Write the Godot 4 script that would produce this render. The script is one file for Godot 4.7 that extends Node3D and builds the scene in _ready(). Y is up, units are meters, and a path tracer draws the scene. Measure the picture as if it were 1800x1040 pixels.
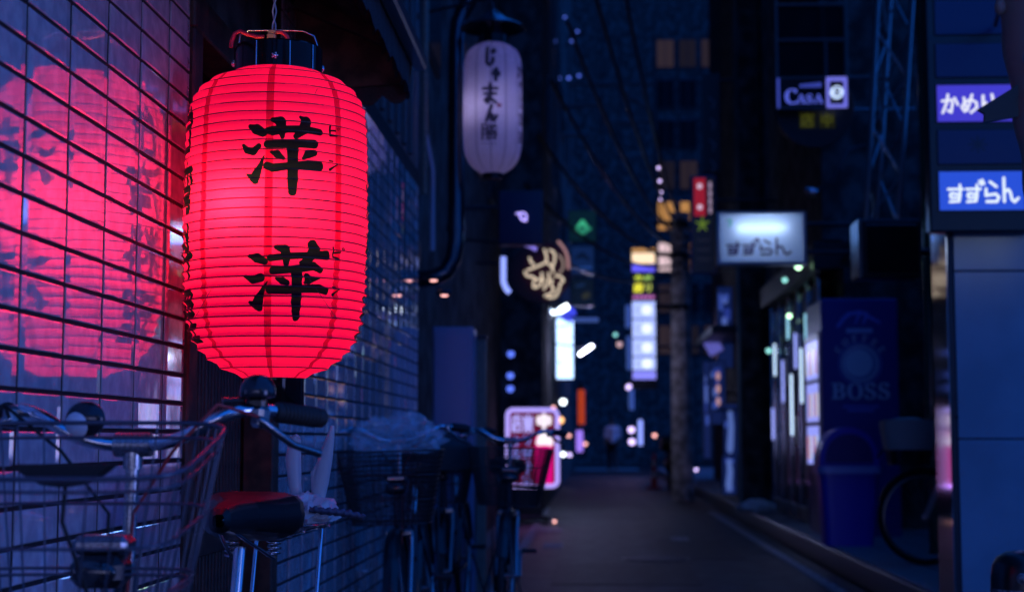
extends Node3D
# A narrow alley at night: a lit red paper lantern beside a glazed tile wall, parked bicycles, signs far down the alley.
# Metres, y up, the alley runs towards -z; the camera stands at z = 0.

var rng := RandomNumberGenerator.new()
var taken := {}
var M := {}


# ---------------------------------------------------------------- mesh builder
class Shape:
	var v := PackedVector3Array()
	var n := PackedVector3Array()
	var t := PackedVector2Array()
	var f := PackedInt32Array()

	func tri(a: int, b: int, c: int) -> void:
		if (v[b] - v[a]).cross(v[c] - v[a]).dot(n[a] + n[b] + n[c]) > 0.0:
			f.append_array([a, c, b])
		else:
			f.append_array([a, b, c])

	func vert(p: Vector3, nn: Vector3, uv := Vector2.ZERO) -> int:
		v.append(p)
		n.append(nn)
		t.append(uv)
		return v.size() - 1

	func quad(a: Vector3, b: Vector3, c: Vector3, d: Vector3, out: Vector3, full := false) -> void:
		var nn := (b - a).cross(d - a).normalized()
		if nn.dot(out) < 0.0:
			nn = -nn
		var w := (b - a).length()
		var h := (d - a).length()
		if full:
			w = 1.0
			h = 1.0
		var i := vert(a, nn, Vector2(0, h))
		vert(b, nn, Vector2(w, h))
		vert(c, nn, Vector2(w, 0))
		vert(d, nn, Vector2(0, 0))
		tri(i, i + 1, i + 2)
		tri(i, i + 2, i + 3)

	func tri3(a: Vector3, b: Vector3, c: Vector3, out: Vector3) -> void:
		var nn := (b - a).cross(c - a).normalized()
		if nn.dot(out) < 0.0:
			nn = -nn
		var i := vert(a, nn)
		vert(b, nn)
		vert(c, nn)
		tri(i, i + 1, i + 2)

	# a box with chamfered edges (ch = 0: a plain box)
	func box(c: Vector3, s: Vector3, ch := 0.0, turn := Basis()) -> void:
		var h := s * 0.5
		if ch <= 0.0:
			for ax in 3:
				for sg in [-1.0, 1.0]:
					var o := Vector3.ZERO
					o[ax] = sg
					var p := Vector3.ZERO
					p[(ax + 1) % 3] = 1.0
					var q := Vector3.ZERO
					q[(ax + 2) % 3] = 1.0
					if ax == 0:
						var sw := p
						p = q
						q = sw
					if ax == 1:
						var sw := p
						p = q
						q = sw
					var m := turn * (o * h)
					var a := turn * (p * h)
					var b := turn * (q * h)
					quad(c + m - a - b, c + m + a - b, c + m + a + b, c + m - a + b, turn * o)
			return
		var k := Vector3(h.x - ch, h.y - ch, h.z - ch)
		for ax in 3:
			var b1 := (ax + 1) % 3
			var b2 := (ax + 2) % 3
			for sg in [-1.0, 1.0]:
				var pts := []
				for e in [[-1, -1], [1, -1], [1, 1], [-1, 1]]:
					var p := Vector3.ZERO
					p[ax] = sg * h[ax]
					p[b1] = e[0] * k[b1]
					p[b2] = e[1] * k[b2]
					pts.append(c + turn * p)
				var o := Vector3.ZERO
				o[ax] = sg
				quad(pts[0], pts[1], pts[2], pts[3], turn * o)
				for sh in [-1.0, 1.0]:
					var p0 := Vector3.ZERO
					p0[ax] = sg * h[ax]
					p0[b1] = sh * k[b1]
					var p1 := Vector3.ZERO
					p1[ax] = sg * k[ax]
					p1[b1] = sh * h[b1]
					var e2 := Vector3.ZERO
					e2[b2] = k[b2]
					o = Vector3.ZERO
					o[ax] = sg
					o[b1] = sh
					quad(c + turn * (p0 - e2), c + turn * (p0 + e2), c + turn * (p1 + e2), c + turn * (p1 - e2), turn * o)
		for x in [-1.0, 1.0]:
			for y in [-1.0, 1.0]:
				for z in [-1.0, 1.0]:
					tri3(c + turn * Vector3(x * h.x, y * k.y, z * k.z), c + turn * Vector3(x * k.x, y * h.y, z * k.z), c + turn * Vector3(x * k.x, y * k.y, z * h.z), turn * Vector3(x, y, z))

	# round bar through points; r: one radius or one for each point
	func tube(pts: Array, r, sides := 8, closed := false) -> void:
		var cnt := pts.size()
		var up := Vector3.UP
		var first := v.size()
		for i in cnt:
			var a: Vector3 = pts[(i - 1 + cnt) % cnt] if closed else pts[maxi(i - 1, 0)]
			var b: Vector3 = pts[(i + 1) % cnt] if closed else pts[mini(i + 1, cnt - 1)]
			var d := (b - a).normalized()
			if i == 0:
				up = Vector3.UP if absf(d.y) < 0.9 else Vector3.RIGHT
			var side := d.cross(up).normalized()
			up = side.cross(d).normalized()
			var rad: float = r[i] if r is Array else r
			for k in sides:
				var g := TAU * k / sides
				var o := side * cos(g) + up * sin(g)
				vert(pts[i] + o * rad, o, Vector2(float(k) / sides, float(i)))
		for i in (cnt if closed else cnt - 1):
			for k in sides:
				var a := first + i * sides + k
				var b := first + i * sides + (k + 1) % sides
				var c := first + ((i + 1) % cnt) * sides + (k + 1) % sides
				var d := first + ((i + 1) % cnt) * sides + k
				tri(a, b, c)
				tri(a, c, d)
		if not closed:
			for e in [0, cnt - 1]:
				var o: Vector3 = (pts[0] - pts[1] if e == 0 else pts[cnt - 1] - pts[cnt - 2]).normalized()
				var m := vert(pts[e], o)
				for k in sides:
					var p := vert(v[first + e * sides + k], o)
					var q := vert(v[first + e * sides + (k + 1) % sides], o)
					tri(m, p, q)

	func ring(c: Vector3, r: float, thick: float, axis: Basis, segs := 32, sides := 6) -> void:
		var pts := []
		for i in segs:
			var g := TAU * i / segs
			pts.append(c + axis * Vector3(cos(g) * r, 0, sin(g) * r))
		tube(pts, thick, sides, true)

	# profile of (radius, height) turned round y; joints sharper than about 35 degrees stay sharp
	func lathe(prof: Array, c := Vector3.ZERO, segs := 24, turn := Basis(), sharp := 0.82) -> void:
		var nm := []
		var vl := 0.0
		for i in prof.size() - 1:
			var d: Vector2 = prof[i + 1] - prof[i]
			nm.append(Vector2(-d.y, d.x).normalized() * -1.0)
		for i in prof.size() - 1:
			var a: Vector2 = prof[i]
			var b: Vector2 = prof[i + 1]
			var na: Vector2 = nm[i]
			var nb: Vector2 = nm[i]
			if i > 0 and nm[i].dot(nm[i - 1]) > sharp:
				na = (nm[i] + nm[i - 1]).normalized()
			if i < prof.size() - 2 and nm[i].dot(nm[i + 1]) > sharp:
				nb = (nm[i] + nm[i + 1]).normalized()
			var len := a.distance_to(b)
			var first := v.size()
			for k in segs + 1:
				var g := TAU * k / segs
				var e := Vector3(sin(g), 0, -cos(g))
				vert(c + turn * (e * a.x + Vector3.UP * a.y), turn * (e * na.x + Vector3.UP * na.y), Vector2(float(k) / segs, vl))
				vert(c + turn * (e * b.x + Vector3.UP * b.y), turn * (e * nb.x + Vector3.UP * nb.y), Vector2(float(k) / segs, vl + len))
			vl += len
			for k in segs:
				var q := first + k * 2
				if a.x > 1e-6:
					tri(q, q + 2, q + 1)
				if b.x > 1e-6:
					tri(q + 1, q + 2, q + 3)

	func ball(c: Vector3, r: Vector3, segs := 12, turn := Basis()) -> void:
		var rows := segs / 2
		var first := v.size()
		for i in rows + 1:
			var a := PI * i / rows
			for k in segs + 1:
				var g := TAU * k / segs
				var e := Vector3(sin(a) * cos(g), cos(a), sin(a) * sin(g))
				vert(c + turn * (e * r), (turn * (e / r)).normalized(), Vector2(float(k) / segs, float(i) / rows))
		for i in rows:
			for k in segs:
				var p := first + i * (segs + 1) + k
				var q := p + segs + 1
				if i > 0:
					tri(p, p + 1, q + 1)
				if i < rows - 1:
					tri(p, q + 1, q)

	# an outline in the xy plane given a thickness along z
	func prism(out: PackedVector2Array, depth: float, at := Transform3D()) -> void:
		var fs := Geometry2D.triangulate_polygon(out)
		for sg in [-0.5, 0.5]:
			var first := v.size()
			for p in out:
				vert(at * Vector3(p.x, p.y, sg * depth), at.basis * Vector3(0, 0, sg), p)
			for i in range(0, fs.size(), 3):
				tri(first + fs[i], first + fs[i + 1], first + fs[i + 2])
		var mid := Vector2.ZERO
		for p in out:
			mid += p / out.size()
		var cw := Geometry2D.is_polygon_clockwise(out)
		for i in out.size():
			var a := out[i]
			var b := out[(i + 1) % out.size()]
			var o := (b - a).orthogonal() * (-1.0 if cw else 1.0) * -1.0
			o = Vector2((b - a).y, -(b - a).x) * (-1.0 if cw else 1.0)
			quad(at * Vector3(a.x, a.y, -0.5 * depth), at * Vector3(b.x, b.y, -0.5 * depth), at * Vector3(b.x, b.y, 0.5 * depth), at * Vector3(a.x, a.y, 0.5 * depth), at.basis * Vector3(o.x, o.y, 0))

	func mesh() -> ArrayMesh:
		var arr := []
		arr.resize(Mesh.ARRAY_MAX)
		arr[Mesh.ARRAY_VERTEX] = v
		arr[Mesh.ARRAY_NORMAL] = n
		arr[Mesh.ARRAY_TEX_UV] = t
		arr[Mesh.ARRAY_INDEX] = f
		var m := ArrayMesh.new()
		m.add_surface_from_arrays(Mesh.PRIMITIVE_TRIANGLES, arr)
		return m


# ---------------------------------------------------------------- naming and tagging
func numbered(called: String) -> String:
	if not taken.has(called):
		taken[called] = 0
		return called
	taken[called] += 1
	return "%s_%03d" % [called, taken[called]]


func tag(o: Node3D, label: String, category: String, group := "") -> Node3D:
	o.set_meta("label", label)
	o.set_meta("category", category)
	if group:
		o.set_meta("group", group)
	return o


func thing(called: String, label: String, category: String, at := Vector3.ZERO, turn := 0.0, group := "") -> Node3D:
	var o := Node3D.new()
	o.name = numbered(called)
	add_child(o)
	o.position = at
	o.rotation.y = turn
	return tag(o, label, category, group)


func part(called: String, s, m: Material, parent: Node3D, at := Vector3.ZERO, stuff := false) -> MeshInstance3D:
	var o := MeshInstance3D.new()
	o.name = called
	o.mesh = s.mesh() if s is Shape else s
	o.material_override = m
	o.position = at
	if stuff:
		o.set_meta("kind", "stuff")
	parent.add_child(o, true)
	return o


func solo(called: String, s, m: Material, label: String, category: String, at := Vector3.ZERO, group := "") -> MeshInstance3D:
	var o := MeshInstance3D.new()
	o.name = numbered(called)
	o.mesh = s.mesh() if s is Shape else s
	o.material_override = m
	o.position = at
	add_child(o)
	tag(o, label, category, group)
	return o


func setting(called: String, s: Shape, m: Material) -> MeshInstance3D:
	var o := MeshInstance3D.new()
	o.name = numbered(called)
	o.mesh = s.mesh()
	o.material_override = m
	o.set_meta("kind", "structure")
	add_child(o)
	return o


# ---------------------------------------------------------------- materials (colours are linear base colours)
func lin(r: float, g: float, b: float, a := 1.0) -> Color:
	var c := Color(r, g, b).linear_to_srgb()
	c.a = a
	return c


func mat(r: float, g: float, b: float, rough := 0.6, metal := 0.0, spec := 0.5) -> StandardMaterial3D:
	var m := StandardMaterial3D.new()
	m.albedo_color = lin(r, g, b)
	m.roughness = rough
	m.metallic = metal
	m.metallic_specular = spec
	return m


func glow(r: float, g: float, b: float, e: float) -> StandardMaterial3D:
	var m := mat(minf(r, 0.8), minf(g, 0.8), minf(b, 0.8), 0.4)
	m.emission_enabled = true
	m.emission = lin(r, g, b)
	m.emission_energy_multiplier = e
	return m


# a lit window at night: dark glass, the room's light behind it
func dark_glow(r: float, g: float, b: float, e: float) -> StandardMaterial3D:
	var m := glow(r, g, b, e)
	m.albedo_color = lin(0.02, 0.02, 0.022)
	m.roughness = 0.1
	return m


func noise_tex(freq: float, octaves: int, lo: Color, hi: Color, size := 512, sd := 1, bump := 0.0) -> NoiseTexture2D:
	var nz := FastNoiseLite.new()
	nz.seed = sd
	nz.noise_type = FastNoiseLite.TYPE_SIMPLEX_SMOOTH
	nz.frequency = freq
	nz.fractal_octaves = octaves
	var tx := NoiseTexture2D.new()
	tx.width = size
	tx.height = size
	tx.seamless = true
	tx.noise = nz
	if bump > 0.0:
		tx.as_normal_map = true
		tx.bump_strength = bump
	else:
		var g := Gradient.new()
		g.offsets = PackedFloat32Array([0.25, 0.75])
		g.colors = PackedColorArray([lo, hi])
		tx.color_ramp = g
	return tx


# adds grain (a noise in the colour) and fine relief, laid on all sides of the thing by its place in the world
func grained(m: StandardMaterial3D, tex: Texture2D, norm: Texture2D, scale: float, strength := 1.0) -> StandardMaterial3D:
	m.albedo_texture = tex
	if norm:
		m.normal_enabled = true
		m.normal_texture = norm
		m.normal_scale = strength
	m.uv1_triplanar = true
	m.uv1_world_triplanar = true
	m.uv1_scale = Vector3.ONE * scale
	return m


# ---------------------------------------------------------------- lettering: brush strokes laid into an image
# pts: x, y, width, x, y, width ... in the same units as "per" (pixels for each unit)
func ink(im: Image, pts, col: Color, per: Vector2, off := Vector2.ZERO, wmul := 1.0) -> void:
	var cnt: int = pts.size() / 3
	for i in maxi(cnt - 1, 1):
		var j := mini(i + 1, cnt - 1)
		var a := Vector2(pts[i * 3], pts[i * 3 + 1]) + off
		var b := Vector2(pts[j * 3], pts[j * 3 + 1]) + off
		var ra: float = pts[i * 3 + 2] * 0.5 * wmul
		var rb: float = pts[j * 3 + 2] * 0.5 * wmul
		var mr := maxf(ra, rb)
		var x0 := maxi(int((minf(a.x, b.x) - mr) * per.x) - 1, 0)
		var x1 := mini(int((maxf(a.x, b.x) + mr) * per.x) + 2, im.get_width())
		var y0 := maxi(int((minf(a.y, b.y) - mr) * per.y) - 1, 0)
		var y1 := mini(int((maxf(a.y, b.y) + mr) * per.y) + 2, im.get_height())
		var ab := b - a
		var l2 := maxf(ab.length_squared(), 1e-12)
		for y in range(y0, y1):
			for x in range(x0, x1):
				var p := Vector2((x + 0.5) / per.x, (y + 0.5) / per.y)
				var k := clampf((p - a).dot(ab) / l2, 0.0, 1.0)
				var over := (lerpf(ra, rb, k) - p.distance_to(a + ab * k)) * per.y + 0.5
				if over > 0.0:
					im.set_pixel(x, y, im.get_pixel(x, y).lerp(col, minf(over, 1.0)))


# strokes of a sign drawn in unit boxes: each stroke is a list of x, y pairs; placed at (x, y) with size (w, h) in pixels
func write(im: Image, glyph: String, x: float, y: float, w: float, h: float, pen: float, col: Color) -> void:
	for st in GLYPH[glyph]:
		var pts := []
		for i in range(0, st.size(), 2):
			pts.append_array([x + st[i] * w, y + st[i + 1] * h, pen])
		ink(im, pts, col, Vector2.ONE)


const GLYPH := {
	"su": [[0.0, 0.28, 1.0, 0.28], [0.82, 0.05, 0.82, 0.62, 0.74, 0.92, 0.1, 0.95], [0.74, 0.55, 0.2, 0.5, 0.12, 0.62, 0.2, 0.74, 0.74, 0.72]],
	"zu": [[0.0, 0.28, 0.95, 0.28], [0.72, 0.05, 0.72, 0.62, 0.64, 0.92, 0.05, 0.95], [0.64, 0.55, 0.16, 0.5, 0.08, 0.62, 0.16, 0.74, 0.64, 0.72], [0.9, -0.14, 1.02, 0.06], [1.08, -0.2, 1.2, 0.0]],
	"ra": [[0.35, -0.1, 0.75, 0.16], [0.08, 0.28, 0.06, 0.62, 0.7, 0.55, 0.9, 0.72, 0.76, 0.95, 0.1, 0.95]],
	"n": [[0.14, -0.3, 0.14, 0.95], [0.14, 0.45, 0.4, 0.32, 0.52, 0.45, 0.62, 0.85, 0.78, 0.97, 1.02, 0.78]],
	"ka": [[0.02, 0.36, 0.6, 0.3, 0.66, 0.42, 0.56, 0.95, 0.36, 0.86], [0.38, 0.02, 0.3, 0.45, 0.04, 0.98], [0.78, 0.2, 0.98, 0.56]],
	"me": [[0.16, 0.2, 0.24, 0.6, 0.4, 0.86], [0.66, 0.04, 0.46, 0.62, 0.2, 0.92, 0.02, 0.7, 0.2, 0.42, 0.6, 0.28, 0.92, 0.46, 0.94, 0.72, 0.58, 0.98]],
	"ri": [[0.16, 0.1, 0.14, 0.6, 0.32, 0.46], [0.76, 0.04, 0.84, 0.4, 0.76, 0.72, 0.5, 1.0]],
	"ji": [[0.1, 0.0, 0.1, 0.86, 0.3, 0.98, 0.64, 0.9, 0.74, 0.62], [0.62, 0.2, 0.72, 0.34], [0.82, 0.12, 0.92, 0.26]],
	"ya": [[0.0, 0.5, 0.5, 0.3, 0.9, 0.36, 0.84, 0.6], [0.5, 0.05, 0.6, 0.2], [0.2, 0.2, 0.44, 1.0]],
	"ma": [[0.0, 0.24, 1.0, 0.24], [0.1, 0.5, 0.9, 0.5], [0.5, 0.0, 0.52, 0.8, 0.3, 0.98, 0.12, 0.84, 0.34, 0.7, 0.62, 0.8, 0.92, 0.98]],
	"un": [[0.5, 0.0, 0.04, 0.98, 0.34, 0.52, 0.54, 0.6, 0.52, 0.92, 0.7, 0.98, 0.96, 0.66]],
	"sho": [[0.06, 0.05, 0.05, 0.98], [0.06, 0.05, 0.36, 0.05, 0.36, 0.98], [0.06, 0.35, 0.36, 0.35], [0.06, 0.62, 0.36, 0.62], [0.46, 0.24, 0.98, 0.24], [0.46, 0.44, 1.0, 0.44], [0.58, 0.04, 0.64, 0.2], [0.88, 0.04, 0.8, 0.2], [0.72, 0.2, 0.48, 0.64], [0.74, 0.42, 1.0, 0.68], [0.52, 0.68, 0.92, 0.68, 0.88, 0.96, 0.76, 0.9], [0.7, 0.58, 0.5, 0.98]],
	"shop": [[0.5, 0.0, 0.5, 0.14], [0.06, 0.14, 0.96, 0.14], [0.1, 0.14, 0.02, 0.98], [0.5, 0.26, 0.5, 0.56], [0.5, 0.4, 0.86, 0.4], [0.26, 0.58, 0.86, 0.58, 0.86, 0.96, 0.26, 0.96, 0.26, 0.58]],
	"mid": [[0.1, 0.22, 0.9, 0.22, 0.9, 0.62, 0.1, 0.62, 0.1, 0.22], [0.5, 0.0, 0.5, 1.0]],
	"tai": [[0.48, 0.0, 0.2, 0.34, 0.8, 0.3], [0.62, 0.16, 0.88, 0.44], [0.2, 0.54, 0.8, 0.54, 0.8, 0.98, 0.2, 0.98, 0.2, 0.54]],
	"wan": [[0.06, 0.06, 0.2, 0.16], [0.02, 0.36, 0.16, 0.44], [0.04, 0.98, 0.22, 0.6], [0.62, 0.0, 0.62, 0.14], [0.32, 0.16, 0.98, 0.16], [0.5, 0.2, 0.42, 0.42], [0.74, 0.2, 0.74, 0.42], [0.92, 0.26, 0.98, 0.42], [0.36, 0.52, 0.88, 0.52, 0.86, 0.66, 0.42, 0.68, 0.4, 0.8, 0.9, 0.8, 0.86, 0.98, 0.72, 0.94]],
	"ryo": [[0.06, 0.08, 0.16, 0.3], [0.46, 0.06, 0.36, 0.28], [0.02, 0.4, 0.5, 0.4], [0.26, 0.02, 0.26, 1.0], [0.24, 0.44, 0.04, 0.76], [0.28, 0.44, 0.48, 0.66], [0.62, 0.12, 0.74, 0.24], [0.58, 0.36, 0.72, 0.48], [0.52, 0.68, 1.0, 0.6], [0.84, 0.02, 0.84, 1.0]],
	"ri2": [[0.02, 0.12, 0.36, 0.12], [0.02, 0.44, 0.36, 0.44], [0.0, 0.86, 0.4, 0.78], [0.19, 0.12, 0.19, 0.82], [0.48, 0.06, 0.94, 0.06, 0.94, 0.5, 0.48, 0.5, 0.48, 0.06], [0.48, 0.28, 0.94, 0.28], [0.71, 0.06, 0.71, 0.95], [0.48, 0.72, 0.94, 0.72], [0.4, 0.96, 1.0, 0.96]],
	"work": [[0.1, 0.12, 0.24, 0.26], [0.5, 0.02, 0.5, 0.22], [0.9, 0.12, 0.76, 0.26], [0.02, 0.34, 0.98, 0.34], [0.16, 0.5, 0.84, 0.5], [0.5, 0.34, 0.5, 1.0], [0.08, 0.66, 0.92, 0.66], [0.46, 0.7, 0.08, 0.98], [0.54, 0.7, 0.94, 0.98]],
}


func picture(w: int, h: int, c: Color) -> Image:
	var im := Image.create(w, h, false, Image.FORMAT_RGB8)
	im.fill(c)
	return im


# a face lit from behind: the picture is both its print and its glow
func lit_face(im: Image, e: float, rough := 0.25) -> StandardMaterial3D:
	var tx := ImageTexture.create_from_image(im)
	var m := StandardMaterial3D.new()
	m.albedo_texture = tx
	m.albedo_color = Color(0.5, 0.5, 0.5)
	m.roughness = rough
	m.emission_enabled = true
	m.emission = Color.BLACK
	m.emission_texture = tx
	m.emission_energy_multiplier = e
	return m


func printed(im: Image, rough := 0.4) -> StandardMaterial3D:
	var m := StandardMaterial3D.new()
	m.albedo_texture = ImageTexture.create_from_image(im)
	m.roughness = rough
	return m


# a flat face w x h in the xy plane whose uv runs 0..1, facing +z
func face(w: float, h: float, c := Vector3.ZERO) -> Shape:
	var s := Shape.new()
	s.quad(c + Vector3(-w / 2, -h / 2, 0), c + Vector3(w / 2, -h / 2, 0), c + Vector3(w / 2, h / 2, 0), c + Vector3(-w / 2, h / 2, 0), Vector3.BACK, true)
	return s


func area_lamp(called: String, at: Vector3, towards: Vector3, size: Vector2, c: Color, e: float) -> void:
	var l := AreaLight3D.new()
	l.name = numbered(called)
	l.area_size = size
	l.light_color = c
	l.light_energy = e
	l.area_range = 40.0
	l.shadow_enabled = true
	add_child(l)
	l.look_at_from_position(at, at + towards, Vector3.UP)


func bulb_lamp(called: String, at: Vector3, c: Color, e: float, size := 0.03) -> void:
	var l := OmniLight3D.new()
	l.name = numbered(called)
	l.position = at
	l.light_color = c
	l.light_energy = e
	l.light_size = size
	l.omni_range = 30.0
	l.omni_attenuation = 2.0
	l.shadow_enabled = true
	add_child(l)


# ---------------------------------------------------------------- the scene
func _ready() -> void:
	rng.seed = 7
	# camera: 63 mm on a 24 mm high frame, turned 2.9 degrees to the left of the alley and 5.2 degrees up, focused on the lantern
	var cam := Camera3D.new()
	cam.name = "camera"
	cam.position = Vector3(0, 1.05, 0)
	cam.rotation = Vector3(0.09102, 0.05102, 0)
	var lens := CameraAttributesPhysical.new()
	lens.frustum_focal_length = 63.46
	lens.frustum_focus_distance = 3.62
	lens.frustum_near = 0.05
	lens.frustum_far = 400.0
	lens.exposure_aperture = 3.9
	cam.attributes = lens
	add_child(cam)
	# night sky: a dim even blue, a little paler towards the horizon
	var sky_mat := ProceduralSkyMaterial.new()
	sky_mat.sky_top_color = lin(0.004, 0.07, 0.42)
	sky_mat.sky_horizon_color = lin(0.012, 0.10, 0.5)
	sky_mat.sky_curve = 0.2
	sky_mat.ground_bottom_color = lin(0.001, 0.002, 0.006)
	sky_mat.ground_horizon_color = lin(0.004, 0.01, 0.03)
	var sky := Sky.new()
	sky.sky_material = sky_mat
	var env := Environment.new()
	env.background_mode = Environment.BG_SKY
	env.sky = sky
	env.background_energy_multiplier = 2.2
	env.tonemap_mode = Environment.TONE_MAPPER_LINEAR
	env.tonemap_exposure = 1.0
	env.sdfgi_enabled = true
	env.ssao_enabled = true
	env.ssil_enabled = true
	var we := WorldEnvironment.new()
	we.name = "environment"
	we.environment = env
	add_child(we)

	make_materials()
	build_ground()
	build_left_side()
	build_lantern()
	build_bicycles()
	build_right_side()
	build_far_left()
	build_left_signs()
	build_far_signs()
	build_far_end()
	build_behind_viewer()


func make_materials() -> void:
	var fine := noise_tex(0.06, 4, Color(0.72, 0.72, 0.72), Color(1, 1, 1), 512, 3)
	var coarse := noise_tex(0.012, 5, Color(0.55, 0.55, 0.55), Color(1, 1, 1), 512, 5)
	var mild := noise_tex(0.02, 3, Color(0.88, 0.88, 0.9), Color(1, 1, 1), 512, 13)
	var faint := noise_tex(0.01, 3, Color(0.94, 0.94, 0.94), Color(1, 1, 1), 512, 15)
	var grit := noise_tex(0.25, 3, Color.BLACK, Color.WHITE, 512, 9, 3.0)
	var wave := noise_tex(0.014, 2, Color.BLACK, Color.WHITE, 512, 11, 2.0)
	M.asphalt = grained(mat(0.045, 0.046, 0.048, 0.5, 0.0, 0.35), coarse, grit, 0.6, 0.8)
	M.asphalt_new = grained(mat(0.022, 0.023, 0.025, 0.5, 0.0, 0.35), coarse, grit, 0.9, 1.0)
	M.gutter = grained(mat(0.03, 0.03, 0.032, 0.5), coarse, grit, 1.5, 0.8)
	M.concrete = grained(mat(0.3, 0.3, 0.31, 0.75), coarse, grit, 0.8, 0.5)
	M.paving = grained(mat(0.34, 0.36, 0.38, 0.5), fine, grit, 1.2, 0.4)
	M.paint = grained(mat(0.42, 0.42, 0.41, 0.6), coarse, grit, 2.5, 0.5)
	M.mortar = grained(mat(0.008, 0.008, 0.009, 0.9), fine, grit, 3.0, 1.0)
	M.tile = grained(mat(0.74, 0.72, 0.78, 0.07, 0.2, 1.0), mild, wave, 1.6, 0.07)
	M.tile.clearcoat_enabled = true
	M.tile.clearcoat = 1.0
	M.tile.clearcoat_roughness = 0.02
	M.plaster = grained(mat(0.11, 0.108, 0.105, 0.9, 0.0, 0.4), coarse, grit, 0.5, 0.6)
	M.plaster_pale = grained(mat(0.22, 0.22, 0.23, 0.8), coarse, grit, 0.5, 0.5)
	M.dark_wood = grained(mat(0.06, 0.03, 0.02, 0.55), coarse, grit, 2.0, 0.5)
	M.board = grained(mat(0.12, 0.06, 0.035, 0.6), coarse, grit, 1.3, 0.6)
	M.awning = grained(mat(0.045, 0.035, 0.04, 0.75), fine, grit, 3.0, 0.3)
	M.black = mat(0.008, 0.008, 0.009, 0.3)
	M.lacquer = mat(0.004, 0.004, 0.005, 0.1, 0.0, 0.3)
	M.rubber = grained(mat(0.012, 0.012, 0.013, 0.7), fine, grit, 8.0, 0.4)
	M.chrome = mat(0.55, 0.56, 0.6, 0.16, 1.0)
	M.steel = grained(mat(0.42, 0.43, 0.46, 0.3, 1.0), fine, null, 5.0)
	M.dark_steel = grained(mat(0.05, 0.052, 0.06, 0.4, 0.6), fine, null, 4.0)
	M.bike_frame = mat(0.02, 0.022, 0.03, 0.25, 0.3)
	M.basket_wire = mat(0.07, 0.085, 0.12, 0.32, 0.6)
	M.bell = mat(0.03, 0.032, 0.04, 0.14, 0.5)
	M.red_cable = mat(0.3, 0.02, 0.02, 0.4)
	M.cover_black = grained(mat(0.008, 0.008, 0.01, 0.6), fine, grit, 10.0, 0.4)
	M.cover_grey = grained(mat(0.5, 0.5, 0.5, 0.7), fine, grit, 8.0, 0.4)
	M.enamel = grained(mat(0.24, 0.31, 0.38, 0.14, 0.0, 0.6), faint, null, 0.4)
	M.mirror = mat(0.62, 0.62, 0.66, 0.07, 1.0)
	M.mottled = grained(mat(0.30, 0.36, 0.42, 0.4), noise_tex(0.05, 3, Color(0.25, 0.25, 0.25), Color(1, 1, 1), 256, 17), null, 5.0)
	M.netting = grained(mat(0.6, 0.42, 0.36, 0.6), noise_tex(0.3, 1, Color(0.45, 0.45, 0.45), Color(1, 1, 1), 256, 19), grit, 7.0, 0.8)
	M.eye_red = mat(0.3, 0.03, 0.03, 0.25)
	M.machine_blue = mat(0.03, 0.05, 0.34, 0.3)
	M.print_blue = mat(0.62, 0.78, 0.95, 0.4)
	M.bin_blue = mat(0.03, 0.045, 0.62, 0.35)
	M.bin_rim = mat(0.3, 0.4, 0.85, 0.3)
	M.bin_flap = mat(0.012, 0.016, 0.22, 0.35)
	M.paper_white = mat(0.6, 0.6, 0.6, 0.6)
	M.box_white = mat(0.6, 0.62, 0.65, 0.5)
	M.dark_glass = mat(0.01, 0.012, 0.016, 0.05, 0.0, 0.7)
	M.green_pipe = mat(0.03, 0.09, 0.06, 0.15)
	M.teal = mat(0.06, 0.2, 0.22, 0.3)
	M.neon_blue = glow(0.12, 0.16, 0.75, 0.7)
	M.neon_dim = glow(0.10, 0.14, 0.7, 0.4)
	M.neon_lilac = glow(0.22, 0.22, 0.8, 0.7)
	M.neon_white = glow(0.6, 0.75, 1.0, 1.3)
	M.badge_ink = mat(0.01, 0.01, 0.05, 0.5)
	M.pale_pipe = mat(0.3, 0.28, 0.34, 0.3)
	M.beige = grained(mat(0.22, 0.16, 0.12, 0.55), mild, grit, 2.0, 0.3)
	M.duct = mat(0.06, 0.065, 0.08, 0.16, 0.85)
	M.cabinet_blue = mat(0.14, 0.2, 0.34, 0.3)
	M.sign_dark = mat(0.01, 0.014, 0.06, 0.2)
	M.dark_red = mat(0.06, 0.004, 0.006, 0.4)
	M.green_frame = mat(0.02, 0.07, 0.05, 0.4)
	M.edge_blue = mat(0.05, 0.06, 0.3, 0.4)
	M.grey_letter = mat(0.4, 0.38, 0.42, 0.5)
	M.pole = grained(mat(0.5, 0.45, 0.43, 0.8), coarse, grit, 0.8, 0.5)
	M.cone_red = mat(0.5, 0.02, 0.02, 0.45)
	M.skin = mat(0.45, 0.28, 0.2, 0.5)
	M.shirt = mat(0.75, 0.72, 0.75, 0.8)
	M.neon_violet = glow(0.45, 0.36, 0.95, 1.6)
	M.neon_violet_dim = glow(0.28, 0.22, 0.85, 0.9)
	M.neon_cream = glow(0.8, 0.66, 0.48, 1.1)
	M.neon_cream_dim = glow(0.6, 0.45, 0.36, 0.5)
	M.neon_rose = glow(0.8, 0.42, 0.40, 0.5)
	M.rim_lilac = glow(0.42, 0.34, 0.92, 1.2)
	M.disc_blue = glow(0.05, 0.07, 0.85, 1.0)
	M.tube_white = glow(0.85, 0.95, 1.0, 6.0)
	M.tube_blue = glow(0.28, 0.36, 0.95, 1.3)
	M.tube_dim = glow(0.10, 0.2, 0.7, 0.35)
	M.tube_red = glow(0.8, 0.08, 0.02, 0.5)
	M.tube_violet = glow(0.35, 0.2, 0.95, 1.1)
	M.dot_white = glow(0.8, 0.9, 1.0, 5.0)
	M.dot_pink = glow(1.0, 0.45, 0.42, 2.2)
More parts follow.
